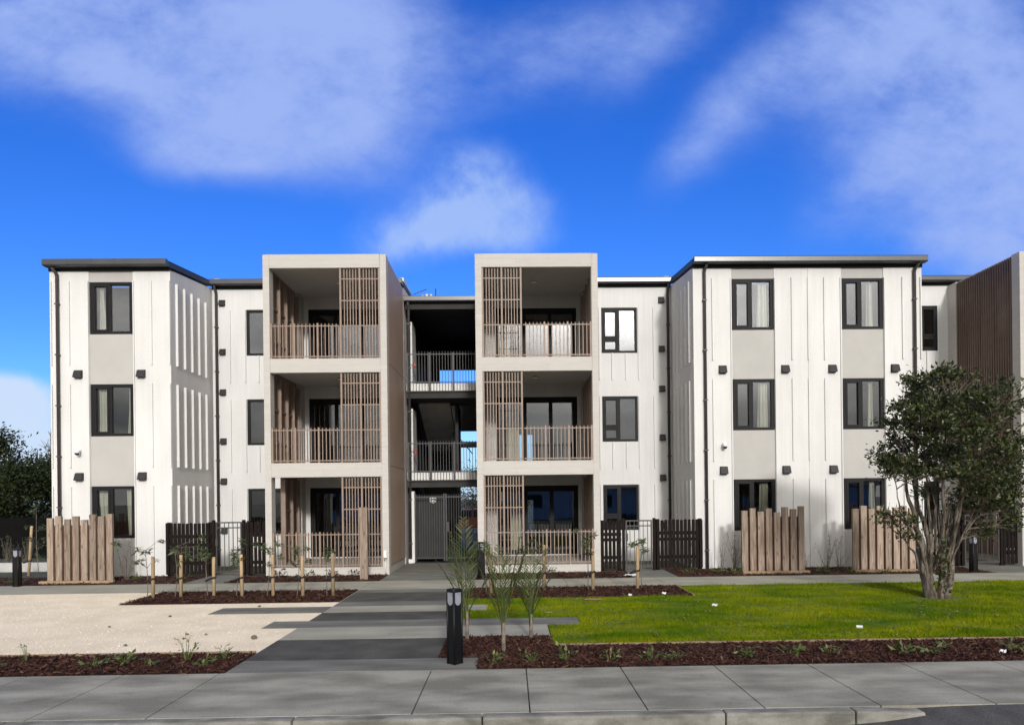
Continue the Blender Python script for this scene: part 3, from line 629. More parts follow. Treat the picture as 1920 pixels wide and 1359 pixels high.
# ---- balcony towers
BEAM=[(8.05,8.40),(5.31,5.68),(2.57,2.945),(-.1,.2)]
OPEN=[(5.68,8.05),(2.945,5.31),(.2,2.57)]
def tower(x0,x1,slat_side,screen_side):
    c=.17; mb=MB()
    mb.box(x0,x0+c,YT,YT+.32,-.1,8.40).box(x1-c,x1,YT,YT+.32,-.1,8.40)
    for a,b in BEAM: mb.box(x0+c,x1-c,YT,YT+.22,a,b)
    sa,sb=(x0+.05,x1-c+.05) if slat_side=='l' else (x0+c-.05,x1-.05)
    for a,b in BEAM[:3]: mb.box(sa,sb,YT+.325,YR-.425,b-.24,b-.004).box(x0+c-.0,x1-c+.0,YT+.22,YT+.325,b-.24,b-.004).box(x0+c,x1-c,YR-.425,YR-.002,b-.24,b-.004)
    mb.box(x0+c-.05,x1-c+.05,YT+.22,YR-.002,-.1,.196)
    sx = (x0,x0+c) if slat_side=='l' else (x1-c,x1)      # slatted side: strip of concrete at the back
    mb.box(sx[0],sx[1],YR-.42,YR-.003,-.1,8.40)
    px = (x1-c,x1) if slat_side=='l' else (x0,x0+c)      # solid side
    mb.box(px[0]+.03,px[1]-.03,YT+.32,YR-.003,-.1,8.36)
    mb.box(px[0],px[1],YR-.14,YR-.003,-.1,8.38)
    bp('balcony_frame', mb, M['concrete'], bevel=.006)
    # bronze cladding panels on the solid side, butt joints at each floor
    ox = (x1-.03,x1-.004) if slat_side=='l' else (x0+.004,x0+.03)
    for za,zb in ((.22,2.86),(2.875,5.60),(5.615,8.37)): bp('side_panel', MB().box(ox[0],ox[1],YT+.33,YR-.15,za,zb), M['sidepanel'])
    # slatted side screen with inner posts and rails
    sm=MB(); y=YT+.36; inner=1 if slat_side=='l' else -1; xo=x0 if slat_side=='l' else x1
    k=0
    while y < YR-.45:
        z0 = .2 if (y>YT+1.25 or slat_side=='r') else 2.60
        a,b=sorted((xo+inner*.005,xo+inner*.045)); sm.box(a,b,y,y+.05,z0,8.36); y+=.104; k+=1
    bp('side_screen', sm, M['slatdark'])
    fm=MB(); a,b=sorted((xo+inner*.05,xo+inner*.16))
    for za,zb in OPEN:
        ys=[YT+.95,YT+1.6,YT+2.2,YT+2.72] if za>1 or slat_side=='r' else [YT+1.25,YT+1.95,YT+2.6]
        for yy in ys: fm.box(a,b,yy,yy+.05,za,zb-.02)
        a2,b2=sorted((xo+inner*.06,xo+inner*.10))
        y0=ys[0]+.05
        for zz in (za+.55,za+1.45): fm.box(a2,b2,YT+.33 if za>1 or slat_side=='r' else y0,YR-.43,zz,zz+.05)
    if slat_side=='l': fm.box(a,b+.02,YT+1.15,YT+1.24,.2,2.56)
    bp('side_screen_frame', fm, M['slat'])
    # front screens and railings
    W=1.06
    for za,zb in OPEN:
        s0,s1 = (x1-c-W,x1-c) if screen_side=='r' else (x0+c,x0+c+W)
        s=MB(); y0,y1=YT+.03,YT+.10
        for px_ in (s0+.002,(s0+s1)/2-.0225,s1-.047): s.box(px_,px_+.045,y0-.012,y1+.01,za+.006,zb-.012)
        for h_ in (0,1):
            a_,b_=(s0+.047,(s0+s1)/2-.0225) if h_==0 else ((s0+s1)/2+.0225,s1-.047)
            for q in range(5):
                xx=a_+(b_-a_)*(q+1)/6; s.box(xx-.011,xx+.011,y0,y1-.01,za+.03,zb-.03)
            for zz in (za+.06,za+.86,za+1.52,zb-.28): s.box(a_,b_,y0+.012,y0+.032,zz-.014,zz+.014)
        bp('balcony_screen', s, M['slat'])
        r=MB(); r0,r1=(x0+c,s0) if screen_side=='r' else (s1,x1-c); top=za+.86; wd=r1-r0
        for t in (.015,.345,.68) if screen_side=='r' else (.32,.655,.985): r.box(r0+wd*t-.022,r0+wd*t+.022,y0-.01,y1,za+.004,top+.07)
        edges=[r0]+[r0+wd*t for t in ((.015,.345,.68) if screen_side=='r' else (.32,.655,.985))]+[r1]
        for a_,b_ in zip(edges[:-1],edges[1:]):
            if b_-a_<.2: continue
            nb=max(3,round((b_-a_)/.098))
            for q in range(1,nb):
                xx=a_+(b_-a_)*q/nb; r.box(xx-.010,xx+.010,y0+.004,y1-.02,za+.03,top+.06)
            for zz in (za+.06,top): r.box(a_+.022,b_-.022,y0+.014,y0+.034,zz-.014,zz+.014)
        bp('balcony_railing', r, M['slat'])
        for lx in ((x0+x1)/2,):
            bp('ceiling_light', MB().lathe([(.09,zb+.105),(.095,zb+.09),(.08,zb+.075)],16,(lx,YT+1.7)), M['whiteplastic'])
tower(-6.42,-3.20,'l','r')
tower(-.87,2.37,'r','l')
tower(13.68,16.9,'l','r')

# ---- stair void between the towers
VX0,VX1,VY=-3.22,-.87,YR+.06
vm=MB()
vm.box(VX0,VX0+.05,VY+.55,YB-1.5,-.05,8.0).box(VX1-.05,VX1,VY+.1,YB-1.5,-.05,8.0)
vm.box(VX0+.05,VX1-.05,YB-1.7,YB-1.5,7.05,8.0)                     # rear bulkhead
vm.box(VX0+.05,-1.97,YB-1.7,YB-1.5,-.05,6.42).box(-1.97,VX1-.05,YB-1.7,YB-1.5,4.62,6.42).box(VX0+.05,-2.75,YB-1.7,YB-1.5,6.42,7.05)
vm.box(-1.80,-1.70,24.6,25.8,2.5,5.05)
bp('stair_void_walls', vm, M['darkvoid'])
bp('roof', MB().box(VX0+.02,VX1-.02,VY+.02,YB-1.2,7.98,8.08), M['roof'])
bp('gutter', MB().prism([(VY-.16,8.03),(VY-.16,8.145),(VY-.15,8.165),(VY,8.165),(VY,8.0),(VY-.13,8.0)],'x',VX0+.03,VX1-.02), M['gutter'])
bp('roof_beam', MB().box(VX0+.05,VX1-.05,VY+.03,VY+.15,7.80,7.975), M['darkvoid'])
for zt in (5.50,2.76):
    bp('landing', MB().box(VX0+.06,VX1-.06,VY+.10,VY+2.2,zt-.18,zt), M['stair'])
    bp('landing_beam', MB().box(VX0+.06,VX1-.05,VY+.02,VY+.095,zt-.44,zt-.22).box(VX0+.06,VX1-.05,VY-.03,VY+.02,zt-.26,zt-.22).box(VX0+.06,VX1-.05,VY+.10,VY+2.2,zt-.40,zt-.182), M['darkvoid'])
    bp('landing_edge', MB().box(VX0+.06,VX1-.05,VY+.05,VY+.095,zt-.215,zt+.03), M['doorwhite'])
    r=MB(); y0=VY-.02; top=zt+.92
    for t in (.045,.33,.64,.955):
        xx=VX0+(VX1-VX0)*t; r.box(xx-.025,xx+.025,y0-.015,y0+.03,zt-.25,top+.03)
    nb=24
    for q in range(1,nb):
        xx=VX0+.1+(VX1-VX0-.2)*q/nb; r.box(xx-.008,xx+.008,y0,y0+.016,zt-.24,top+.07)
    r.box(VX0+.08,VX1-.06,y0-.004,y0+.02,top-.03,top).box(VX0+.08,VX1-.06,y0-.004,y0+.02,zt+.04,zt+.065)
    bp('landing_railing', r, M['rail'])
    bp('door_jamb', MB().box(VX0+.05,VX0+.17,VY+.62,VY+1.5,zt,zt+2.05), M['doorwhite'])
    al=tag(part('fire_alarm',MB().box(-.05,.05,-.04,.04,0,.13).box(-.03,.03,-.05,-.04,.03,.10),M['red'],None,(VX0+.26,VY+.5,zt+.60),bevel=.008),
           'red fire alarm box on the white wall of the '+('upper' if zt>4 else 'lower')+' stair landing','alarm','fire alarm boxes')
# flights of stairs
def flight(x0,x1,ya,za,yb,zb):
    mb=MB(); n=9
    mb.prism([(ya,za-.22),(yb,zb-.22),(yb,zb-.02),(ya,za-.02)],'x',x0,x1)
    for k in range(n):
        t0,t1=k/n,(k+1)/n; y0,y1=ya+(yb-ya)*t0,ya+(yb-ya)*t1; z=za+(zb-za)*(t0 if za>zb else t1)
        a,b=sorted((y0,y1)); mb.box(x0+.01,x1-.01,a,b,za+(zb-za)*t0-.1,max(z,za+(zb-za)*t0))
    return mb
bp('stair_flight', flight(VX0+.25,-1.95,VY+1.5,5.28,VY+4.6,3.95), M['stair'])
bp('stair_flight', flight(VX0+.25,-2.0,VY+2.2,2.70,VY+4.9,1.35), M['stair'])
bp('landing', MB().box(VX0+.06,VX1-.06,VY+4.9,VY+5.9,3.92,4.08), M['stair'])
hr=MB().tube([(-1.98,VY+2.2,3.75),(-1.98,VY+4.9,5.0)],.02,8).tube([(-1.62,VY+1.6,3.9),(-1.25,VY+1.9,3.45)],.018,8)
bp('handrail', hr, M['rail'])
# entry screen and gate
gm=MB(); gy=VY+.02
for x in (-2.93,-2.05,-1.98,-1.16,-.94): gm.box(x-.025,x+.025,gy,gy+.05,.05,2.12)
for z in (.12,2.0): gm.box(-2.93,-.92,gy+.01,gy+.04,z,z+.04)
for k in range(26):
    x=-2.88+k*.0755
    if x<-.95: gm.box(x-.008,x+.008,gy+.015,gy+.031,.16,2.10)
et=thing('entry_gate','tall dark metal bar gate closing the ground floor stair entry','gate',(-1.9,gy,0))
part('bars',gm,M['rail'],et,off=(-1.9,gy,0)); part('lock_panel',MB().box(-1.99,-1.90,gy-.015,gy+.06,.95,1.25),M['rail'],et,off=(-1.9,gy,0))
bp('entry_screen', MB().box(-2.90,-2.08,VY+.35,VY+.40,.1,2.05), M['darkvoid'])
bp('door_jamb', MB().box(-3.06,-2.96,VY+.02,VY+.3,0,2.2), M['doorwhite'])
lt=thing('bulkhead_lamp','round white bulkhead lamp behind the entry gate bars','lamp',(-2.42,VY+.345,1.93))
part('lamp_body',MB().lathe([(.11,0),(.115,.03),(.10,.05)],20),M['doorwhite'],lt).rotation_euler=(R(90),0,0)
part('lamp_glass',MB().lathe([(.095,.05),(.085,.075),(.05,.09),(.01,.095)],20),M['whiteplastic'],lt).rotation_euler=(R(90),0,0)
# rooftop flues
fl=MB()
for x,y,h_,r_ in ((-2.95,25.6,8.95,.05),(-2.82,25.7,9.02,.06),(-2.66,25.6,8.98,.05),(-2.55,25.8,8.85,.045)): fl.tube([(x,y,8.05),(x,y,h_)],r_,10).lathe([(r_*1.35,h_-.16),(r_*1.35,h_-.02),(r_*.5,h_+.05)],10,(x,y))
bp('flue', fl, M['flue'])
bp('aerial', MB().tube([(-2.50,25.6,8.05),(-2.50,25.6,9.2)],.018,6).box(-2.66,-2.44,25.58,25.62,8.82,8.86).box(-2.66,-2.44,25.58,25.62,8.55,8.59).tube([(-3.25,25.4,8.95),(-2.8,25.5,9.16)],.012,6).tube([(-3.2,25.4,8.72),(-2.85,25.5,8.88)],.012,6), M['rail'])

# ---- downpipes
def downpipe(x,y,ztop,zbot,side=0):
    mb=MB().tube([(x,y-.16,ztop+.04),(x,y-.16,ztop-.06),(x+side*.08,y-.09,ztop-.17),(x+side*.08,y-.055,ztop-.25),(x+side*.08,y-.055,zbot)],.042,10)
    z=zbot+.5
    while z<ztop-.4: mb.box(x+side*.08-.055,x+side*.08+.055,y-.10,y-.002,z-.015,z+.015); z+=1.35
    bp('downpipe', mb, M['downpipe'])
downpipe(-12.03,YW,8.22,0,.7); downpipe(5.34,YW,8.22,0,-.4); downpipe(11.11,YW,8.22,0,-.7)
downpipe(-8.90,YR,8.5,0,.2); downpipe(4.93,YR,8.5,0,-.2); downpipe(-3.08,VY+.1,8.0,.1,.1)
bp('downpipe_shoe', MB().box(-3.14,-3.0,VY-.06,VY+.08,0,.12), M['whiteplastic'])
# ---- vents
for x in (-11.46,-9.80): vent(x,YW,5.39,.215)
for x in (-11.46,-9.80): vent(x,YW,2.66,.215)
for x in (5.79,7.50,8.79,10.51): vent(x,YW,5.385,.215)
for x in (5.79,7.50,8.79,10.51): vent(x,YW,2.65,.215)
for z in (8.0,6.51,5.28,3.79,2.57,1.07): vent(-8.72,YR,z,.185)
for z in (8.02,6.51,5.28,3.78,2.54,1.07): vent(4.72,YR,z,.19)
# curtains (behind the panes)
CW=YW+.16
for i,(fl_,t) in enumerate(zip(('top','middle','ground'),WT)):
    zt,zb=t-.09,t-WH-.02
    a=-11.14
    if i==0: curtain(a+.16,a+.27,a+.14,a+.40,zt,zb,CW,'thin cream curtain hanging in the left sash of the left wing top floor window',1); curtain(a+1.02,a+1.06,a+.99,a+1.06,zt,zb,CW,'narrow cream curtain edge on the right of the left wing top floor window',2)
    if i==1: curtain(a+.12,a+.44,a+.12,a+.44,zt,zb,CW,'full cream curtain in the left sash of the left wing middle floor window',3); curtain(a+.92,a+1.06,a+.86,a+1.06,zt,zb,CW,'cream curtain gathered on the right of the left wing middle floor window',4)
    if i==2: curtain(a+.10,a+.36,a+.20,a+.36,zt,zb,CW,'cream curtain in the left sash of the window behind the left post screen',5); curtain(a+.85,a+1.04,a+.9,a+1.03,zt,zb,CW,'dim cream curtain in the right sash of the window behind the left post screen',6)
    for k,a in enumerate((6.085,9.09)):
        nm=('left','right')[k]; sd_=10+i*10+k*3
        if k==0:
            curtain(a+.05,a+.12,a+.05,a+.22 if i==0 else a+.11,zt,zb,CW,'slim cream curtain at the left edge of the right wing %s %s floor window'%(nm,fl_),sd_)
            curtain(a+.74,a+.97,a+.70,a+.98,zt,zb,CW,'cream curtain in the right sash of the right wing %s %s floor window'%(nm,fl_),sd_+1)
        else:
            if i==2: curtain(a+.08,a+.15,a+.08,a+.17,zt,zb,CW,'slim cream curtain at the left edge of the right wing right ground floor window',sd_)
            curtain(a+.76,a+.88,a+.73,a+.92,zt,zb,CW,'cream curtain in the right sash of the right wing %s %s floor window'%(nm,fl_),sd_+1)
curtain(-.30,0.02,-.30,.05,RT[0]-.1,FL[0]+.06,YR+.28,'cream curtain behind the right tower top floor balcony door',51)
curtain(-.05,.30,-.05,.3,RT[1]-.1,FL[1]+.06,YR+.28,'cream curtain behind the right tower middle floor balcony door',52)
curtain(.0,.33,.0,.33,RT[2]-.1,FL[2]+.06,YR+.28,'cream curtain behind the right tower ground floor balcony door',53)

# security cameras
def seccam(x,z,rz,label):
    t=thing('security_camera',label,'camera',(x,YW,z),0,'security cameras on the wings')
    part('bracket',MB().lathe([(.05,0),(.05,.03),(.02,.05),(.02,.13)],14),M['whiteplastic'],t).rotation_euler=(R(90),0,0)
    part('dome',MB().lathe([(.012,.14),(.055,.11),(.065,.05),(.06,.02)],16).shift((0,-.14,-.10)),M['whiteplastic'],t)
    part('lens',MB().lathe([(.055,.019),(.05,-.01),(.03,-.03),(.005,-.036)],16).shift((0,-.14,-.10)),M['tyre'],t)
seccam(-11.45,3.36,0,'white dome security camera on the left wing wall'); seccam(5.80,3.36,0,'white dome security camera on the right wing wall')

# outdoor tap on the left tower
t=thing('garden_tap','small outdoor tap in a white box on the left tower corner column','tap',(-3.30,YT,.42))
part('backplate',MB().box(-.04,.04,-.05,0,.02,.2),M['whiteplastic'],t,bevel=.008); part('spout',MB().tube([(0,-.03,.03),(0,-.09,.02),(0,-.1,-.04)],.014,8).box(-.04,.04,-.06,-.04,-.02,0),M['brass'],t); part('pipe',MB().tube([(0,-.015,-.03),(0,-.015,-.38)],.009,6),M['whiteplastic'],t)
# rear view: things seen through the stair and the flat
cb=thing('parked_car','orange hatchback parked behind the building, glimpsed through the entry gate','car',(-2.3,40,0))
prof=[(-1.9,.35),(-1.95,.7),(-1.3,.85),(-.7,1.35),(.7,1.4),(1.5,.95),(1.95,.85),(2.0,.4)]
part('body',MB().prism([(x,z) for x,z in prof],'y',-.8,.8),M['carpaint'],cb,bevel=.05)
part('side_window',MB().prism([(-.62,1.28),(.62,1.32),(1.2,.98),(-1.02,.92)],'y',-.815,.815),M['frame'],cb)
for sx in (-1.2,1.25):
    for sy in (-.72,.72):
        wh=part('wheel',MB().lathe([(.2,-.1),(.31,-.09),(.32,0),(.31,.09),(.2,.1)],20),M['tyre'],cb,(sx,sy,.32)); wh.rotation_euler=(R(90),0,0)

# ------------------------------------------------------------------ fences, gates, screens
def paling_fence(x0,x1,y,top,label,sparse=.105,bars=True):
    c=((x0+x1)/2,y,0); t=thing('paling_fence',label,'fence',c,0,'dark paling fences by the courtyard gates'); mb=MB(); r=random.Random(int(x0*100)); x=x0
    while x<x1-.06:
        mb.box(x,x+.078,y-.022,y,.05,top+r.uniform(-.012,.012)); x+=sparse
    part('palings',mb,M['paling'],t,off=c)
    part('rails',MB().box(x0,x1,y+.001,y+.05,.30,.39).box(x0,x1,y+.001,y+.05,top-.40,top-.31).box(x0,x1,y+.001,y+.05,.78,.86),M['paling'],t,off=c)
    for xx in (x0+.0,x1-.09): part('post',MB().box(xx,xx+.09,y+.052,y+.14,-.05,top+.02),M['paling'],t,off=c)
def bar_gate(x0,x1,y,top,label):
    c=((x0+x1)/2,y,0); t=thing('garden_gate',label,'gate',c,0,'black bar gates to the courtyards'); e=.035
    part('gate_frame',MB().box(x0,x0+e,y,y+.035,.06,top).box(x1-e,x1,y,y+.035,.06,top).box(x0+e,x1-e,y,y+.035,top-e,top).box(x0+e,x1-e,y,y+.035,top-.17,top-.14).box(x0+e,x1-e,y,y+.035,.08,.12),M['rail'],t,off=c)
    b=MB(); n=6
    for k in range(1,n):
        x=x0+(x1-x0)*k/n; b.box(x-.008,x+.008,y+.008,y+.024,.12,top-.035)
    part('bars',b,M['rail'],t,off=c); part('latch',MB().box(x0+.0,x0+.06,y-.03,y+.05,.78,.98),M['rail'],t,off=c)
    for xx in (x0-.09,x1+.02): part('gate_post',MB().box(xx,xx+.07,y-.02,y+.06,-.05,top+.05),M['paling'],t,off=c)
FY=19.72
paling_fence(-9.10,-7.92,FY,1.40,'wide dark paling fence left of the left courtyard gate'); bar_gate(-7.80,-7.12,FY,1.42,'black bar gate beside the left balcony tower')
paling_fence(-7.0,-6.44,FY,1.42,'narrow dark paling fence between the left gate and the balcony tower')
paling_fence(2.40,2.95,FY,1.32,'narrow dark paling fence between the balcony tower and the right gate'); bar_gate(3.07,3.78,FY,1.34,'black bar gate between the right balcony tower and the right wing')
paling_fence(3.90,5.13,FY,1.34,'wide dark paling fence right of the right courtyard gate')
paling_fence(11.3,12.15,FY,1.40,'dark paling fence behind the leafy tree trunk'); bar_gate(12.25,13.2,FY,1.38,'black bar gate at the far right behind the leafy tree')
paling_fence(13.3,14.5,FY,1.40,'dark paling fence in front of the far right tower')

def post_screen(x0,y,heights,label,seed):
    c=(x0+.83,y,0); t=thing('timber_screen',label,'screen',c,0,'timber post screens in front of the wings'); r=random.Random(seed)
    for k,h_ in enumerate(heights):
        x=x0+k*.207; wd=.15+r.uniform(-.006,.006); dy=r.uniform(-.01,.01); tw=r.uniform(-.01,.01)
        part('post',MB().prism([(x,y+dy-.04),(x+wd,y+dy-.04+tw),(x+wd,y+dy+.04+tw),(x,y+dy+.04)],'z',.02,h_),M['timber'],t,off=c,bevel=.006)
    part('backing_boards',MB().box(x0+.12,x0+len(heights)*.207-.17,y+.055,y+.085,.05,1.42).box(x0+.1,x0+len(heights)*.207-.18,y+.086,y+.13,.4,.5),M['timberback'],t,off=c)
    part('base_sleeper',MB().box(x0-.12 if x0<0 else x0-.02,x0+len(heights)*.207+.02,y-.19,y-.075,-.05,.06),M['sleeper'],t,off=c,bevel=.006)
post_screen(-11.44,18.52,[1.60,1.65,1.57,1.64,1.55,1.68,1.63,1.69],'timber post screen in front of the left wing window',3)
post_screen(5.84,18.62,[1.58,1.64,1.55,1.63,1.53,1.66,1.61,1.68],'timber post screen at the left window of the right wing',4)
post_screen(8.68,18.62,[1.60,1.67,1.59,1.66,1.56,1.62,1.66,1.60],'timber post screen half hidden behind the leafy tree',5)
tag(part('timber_post',MB().box(-.095,.095,-.06,.06,-.05,1.78),M['timber'],None,(-3.63,18.34,0),bevel=.008),'single tall rough timber post before the left balcony tower','post')

# ------------------------------------------------------------------ bollard lights
bo=thing('bollard_light','large black bollard light standing at the front of the grey path','bollard',(-.69,8.94,0),R(45),'black bollard lights')
def sq(h,c): return [(-h+c,-h),(h-c,-h),(h,-h+c),(h,h-c),(h-c,h),(-h+c,h),(-h,h-c),(-h,-h+c)]
part('post',MB().prism(sq(.063,.012),'z',0,.72).prism(sq(.035,.01),'z',.72,.86),M['bollard'],bo)
rb=MB()
for k in range(4):
    a=R(45+90*k); c_,s_=math.cos(a)*.083,math.sin(a)*.083
    rb.tube([(c_,s_,-.015),(c_,s_,.865)],.015,8)
part('corner_rib',rb,M['bollard'],bo)
part('cap',MB().prism(sq(.075,.02),'z',.862,.90),M['bollard'],bo,bevel=.006)
for k in range(4):
    pts=[(-.046,.86),(-.046,.76)]+[(-.046*math.cos(t),.76-.055*math.sin(t)) for t in [math.pi*q/10 for q in range(1,10)]]+[(.046,.76),(.046,.86)]
    part('lens',MB().prism([(p[0],p[1]) for p in pts],'y',-.068,-.058),M['lenswhite'],bo).rotation_euler=(0,0,R(90*k))
    sh=MB().prism([(-.058,.86),(-.058,.72),(.058,.72),(.058,.86),(.046,.86),(.046,.76)]+[(.046*math.cos(t),.76-.055*math.sin(t)) for t in [math.pi*q/10 for q in range(1,10)]]+[(-.046,.76),(-.046,.86)],'y',-.063,-.052)
    part('lens_surround',sh,M['bollard'],bo).rotation_euler=(0,0,R(90*k))
for x,y,rz,lab in ((-.73,18.2,20,'black bollard light against the right balcony tower column'),(-11.75,17.85,0,'black bollard light left of the left timber screen'),(-13.45,19.3,0,'black bollard light cut off by the left edge of the photo'),(11.55,18.25,10,'black bollard light behind the leafy tree at the far right')):
    dup(bo,(x,y,0),R(rz),lab)

# ------------------------------------------------------------------ plants
def rot_frames(n, r, up=.3):
    """random leaf directions"""
    d=r.normal(0,1,(n,3)); d[:,2]=np.abs(d[:,2])*.6+up*r.normal(1,.5,n); d/=np.linalg.norm(d,axis=1)[:,None]
    q=r.normal(0,1,(n,3)); s=np.cross(d,q); s/=np.linalg.norm(s,axis=1)[:,None]; return d,s
def leaves(centres, size, r, aspect=.35, up=.1, dirs=None):
    n=len(centres); d,s=rot_frames(n,r,up)
    if dirs is not None:
        d=dirs/np.linalg.norm(dirs,axis=1)[:,None]; q=r.normal(0,.35,(n,3))+np.array([0,0,1.0]); s=np.cross(d,q); s/=np.linalg.norm(s,axis=1)[:,None]
    L_=size*r.uniform(.6,1.3,n); W_=L_*aspect; nrm=np.cross(d,s)
    b=centres; tip=b+d*L_[:,None]; mid=b+d*(L_*.45)[:,None]+nrm*(W_*.25)[:,None]
    return np.stack([b,mid-s*W_[:,None]*.5,tip,mid+s*W_[:,None]*.5],1)
def curve(p0,p1,bend,n=7,r=rng):
    p0,p1=Vector(p0),Vector(p1); pts=[]
    j=Vector((r.uniform(-1,1),r.uniform(-1,1),r.uniform(-.4,.4)))*bend
    for i in range(n+1):
        t=i/n; pts.append(p0.lerp(p1,t)+j*math.sin(math.pi*t)+Vector((r.uniform(-1,1),r.uniform(-1,1),0))*bend*.12)
    return pts

# the leafy multi-stem tree on the lawn
tr=thing('leafy_tree','bushy evergreen tree with several pale stems on the lawn','tree',(8.1,13.9,0))
r_=random.Random(21); q_=np.random.default_rng(21)
tk=MB(); stems=[]
# two leading trunks and a bundle of thinner stems from one stool
spec=[((-.09,.0),(-.27,.0,.95),(-.60,.1,2.9),.105),((.09,.0),(.25,-.03,.9),(.70,.05,2.6),.095),((0,.07),(-.08,.10,1.0),(-.22,.2,3.4),.085),
      ((.0,-.05),(.06,-.10,1.0),(.10,-.15,3.5),.075),((.06,.06),(.14,.12,1.1),(.35,.25,3.5),.06),((-.05,-.04),(-.17,-.13,1.0),(-.42,-.25,3.2),.06),
      ((.10,.03),(.34,.1,.9),(1.05,.15,2.3),.065),((.06,-.04),(.24,-.14,1.1),(.85,-.3,3.2),.05),((-.10,-.02),(-.36,-.08,1.0),(-.85,-.1,2.2),.055),((.1,-.05),(.34,-.10,1.0),(1.3,-.1,1.9),.045),((-.1,.02),(-.38,.05,.8),(-.9,.0,1.35),.04)]
for b0,k,e,r0 in spec:
    p=curve((b0[0]*1.35,b0[1]*1.3,-.05),k,.06,5,r_)+curve(k,e,.20,10,r_)[1:]
    rad=[max(.009,r0*(1-.88*(j/(len(p)-1))**.7)) for j in range(len(p))]; rad[0]*=1.35
    tk.tube(p,rad,7); stems.append(p)
for q in range(16):                                                # fine bare shoots in the open middle
    a=(r_.uniform(-.15,.2),r_.uniform(-.15,.1),r_.uniform(.4,1.0)); e=(a[0]*2.2+r_.gauss(.05,.22),a[1]*1.5,a[2]+r_.uniform(.8,1.6)); tk.tube(curve(a,e,.08,5,r_),[.012,.010,.008,.007,.006,.005],5,cap=False)
part('trunk',tk,M['bark'],tr)
clumps=[]
tries=0
ZZ=[1.05,1.3,1.6,1.8,2.0,2.2,2.45,2.7,3.0,3.3,3.6,3.8,4.0,4.2,4.4]
LO=[-.95,-1.05,-1.0,-.65,-.75,-.98,-1.1,-.95,-.72,-.92,-1.0,-.6,-.42,-.40,1.3]
HI=[1.45,1.6,1.65,1.65,1.65,1.7,1.72,1.62,1.5,1.45,1.5,1.55,1.6,.15,1.65]
while len(clumps)<310 and tries<60000:
    tries+=1
    z=r_.uniform(1.1,4.25); lo=np.interp(z,ZZ,LO); hi=np.interp(z,ZZ,HI); x=r_.uniform(lo+.08,hi-.08); y=r_.uniform(-1.15,1.15)
    mid=(lo+hi)/2; hw=(hi-lo)/2; ex=(x-mid)/hw; ey=y/(1.15*math.sqrt(max(.1,1-((z-2.8)/1.75)**2)))
    rr2=ex*ex+ey*ey
    if rr2>1.1: continue
    keep=1 if rr2>.45 or z>3.5 else .45
    if z<2.55: keep*=.85
    if 1.4<z<2.3 and -.5<x<.3: keep*=.14
    if z<1.9 and -.42<x<.6: keep*=.03
    if z<1.9: keep*=.85
    if z>3.95 and .25<x<1.15: keep*=.12
    if 2.9<z<3.15 and x<-.5: keep*=.2
    if 1.75<z<2.05 and x<-.3: keep*=.3
    if r_.random()>keep: continue
    clumps.append((x,y,z))
tb=MB(); lv=[]
for (x,y,z) in clumps:
    best=min((p for s_ in stems for p in s_[3:]), key=lambda p:(p-Vector((x,y,z))).length+ (2 if p.z>z-.05 else 0))
    p=curve(best,(x,y,z),.07,5,r_); tb.tube(p,[.012-.007*i/5 for i in range(6)],5,cap=False)
    for _ in range(3):
        e=Vector((x,y,z))+Vector((r_.gauss(0,.11),r_.gauss(0,.11),r_.gauss(.05,.09))); tb.tube(curve(p[3],e,.02,3,r_),[.006,.005,.004,.003],4,cap=False)
    n=int(r_.uniform(40,105)); s_=r_.uniform(.055,.12)
    lv.append(np.array([x,y,z])+q_.normal(0,1,(n,3))*np.array([s_,s_,s_*.8]))
part('branches',tb,M['twig'],tr)
lv.append(q_.normal(0,1,(160,3))*np.array([.07,.05,.30])+np.array([.03,-.18,.55]))   # shoots low on the trunk
lv=np.concatenate(lv); npmesh('foliage',leaves(lv,.082,q_,.46,.25),4,M['leaf'],tr)

# background trees
def dense_tree(loc,h,rad,label,seed,nl=9000,ls=.16,zlo=.15):
    t=thing('dense_tree',label,'tree',loc,0,'evergreen trees behind the left boundary'); q=np.random.default_rng(seed); rr=random.Random(seed)
    mb=MB().tube(curve((0,0,-.1),(rr.uniform(-.3,.3),0,h*.7),.15,6,rr),[.22,.2,.17,.14,.11,.08,.05],8); cl=[]
    for i in range(int(52)):
        a=rr.uniform(0,6.28); zz=h*(zlo+(.95-zlo)*rr.random()); ff=(zz/h-zlo)/(1-zlo); r0=rad*(.45+.75*math.sin(math.pi*min(1,ff*.8+.12)))*rr.uniform(.5,1)
        c=(math.cos(a)*r0,math.sin(a)*r0,zz); cl.append(c); mb.tube(curve((0,0,zz*.6),c,.2,4,rr),[.06,.05,.035,.025,.012],5)
    part('trunk',mb,M['bgbark'],t)
    pts=np.concatenate([np.array(c)+q.normal(0,1,(nl//len(cl),3))*np.array([rad*.24,rad*.24,rad*.17]) for c in cl])
    npmesh('foliage',leaves(pts,ls,q,.5,.15),4,M['bgleaf'],t)
dense_tree((-28.5,40,0),5.7,2.1,'tall dark evergreen tree at the left edge of the photo',31,24000,.17,.02)
dense_tree((-24.9,38.0,0),4.1,2.1,'lower dark evergreen tree beside the left wing corner',32,22000,.17,.02)
dense_tree((-31.5,42,0),5.0,2.6,'dark evergreen tree beyond the left edge tree',33,16000,.17,.02)
dense_tree((-24.5,46,0),4.3,2.4,'dark evergreen tree furthest back at the left corner',34,16000,.17,.02)
dense_tree((-1.2,55,0),4.4,2.4,'evergreen tree behind the car park seen through the entry',35,6000)
bt=thing('bare_tree','bare leafless tree behind the left wing corner','tree',(-26.5,42,0)); mb=MB(); rr=random.Random(5)
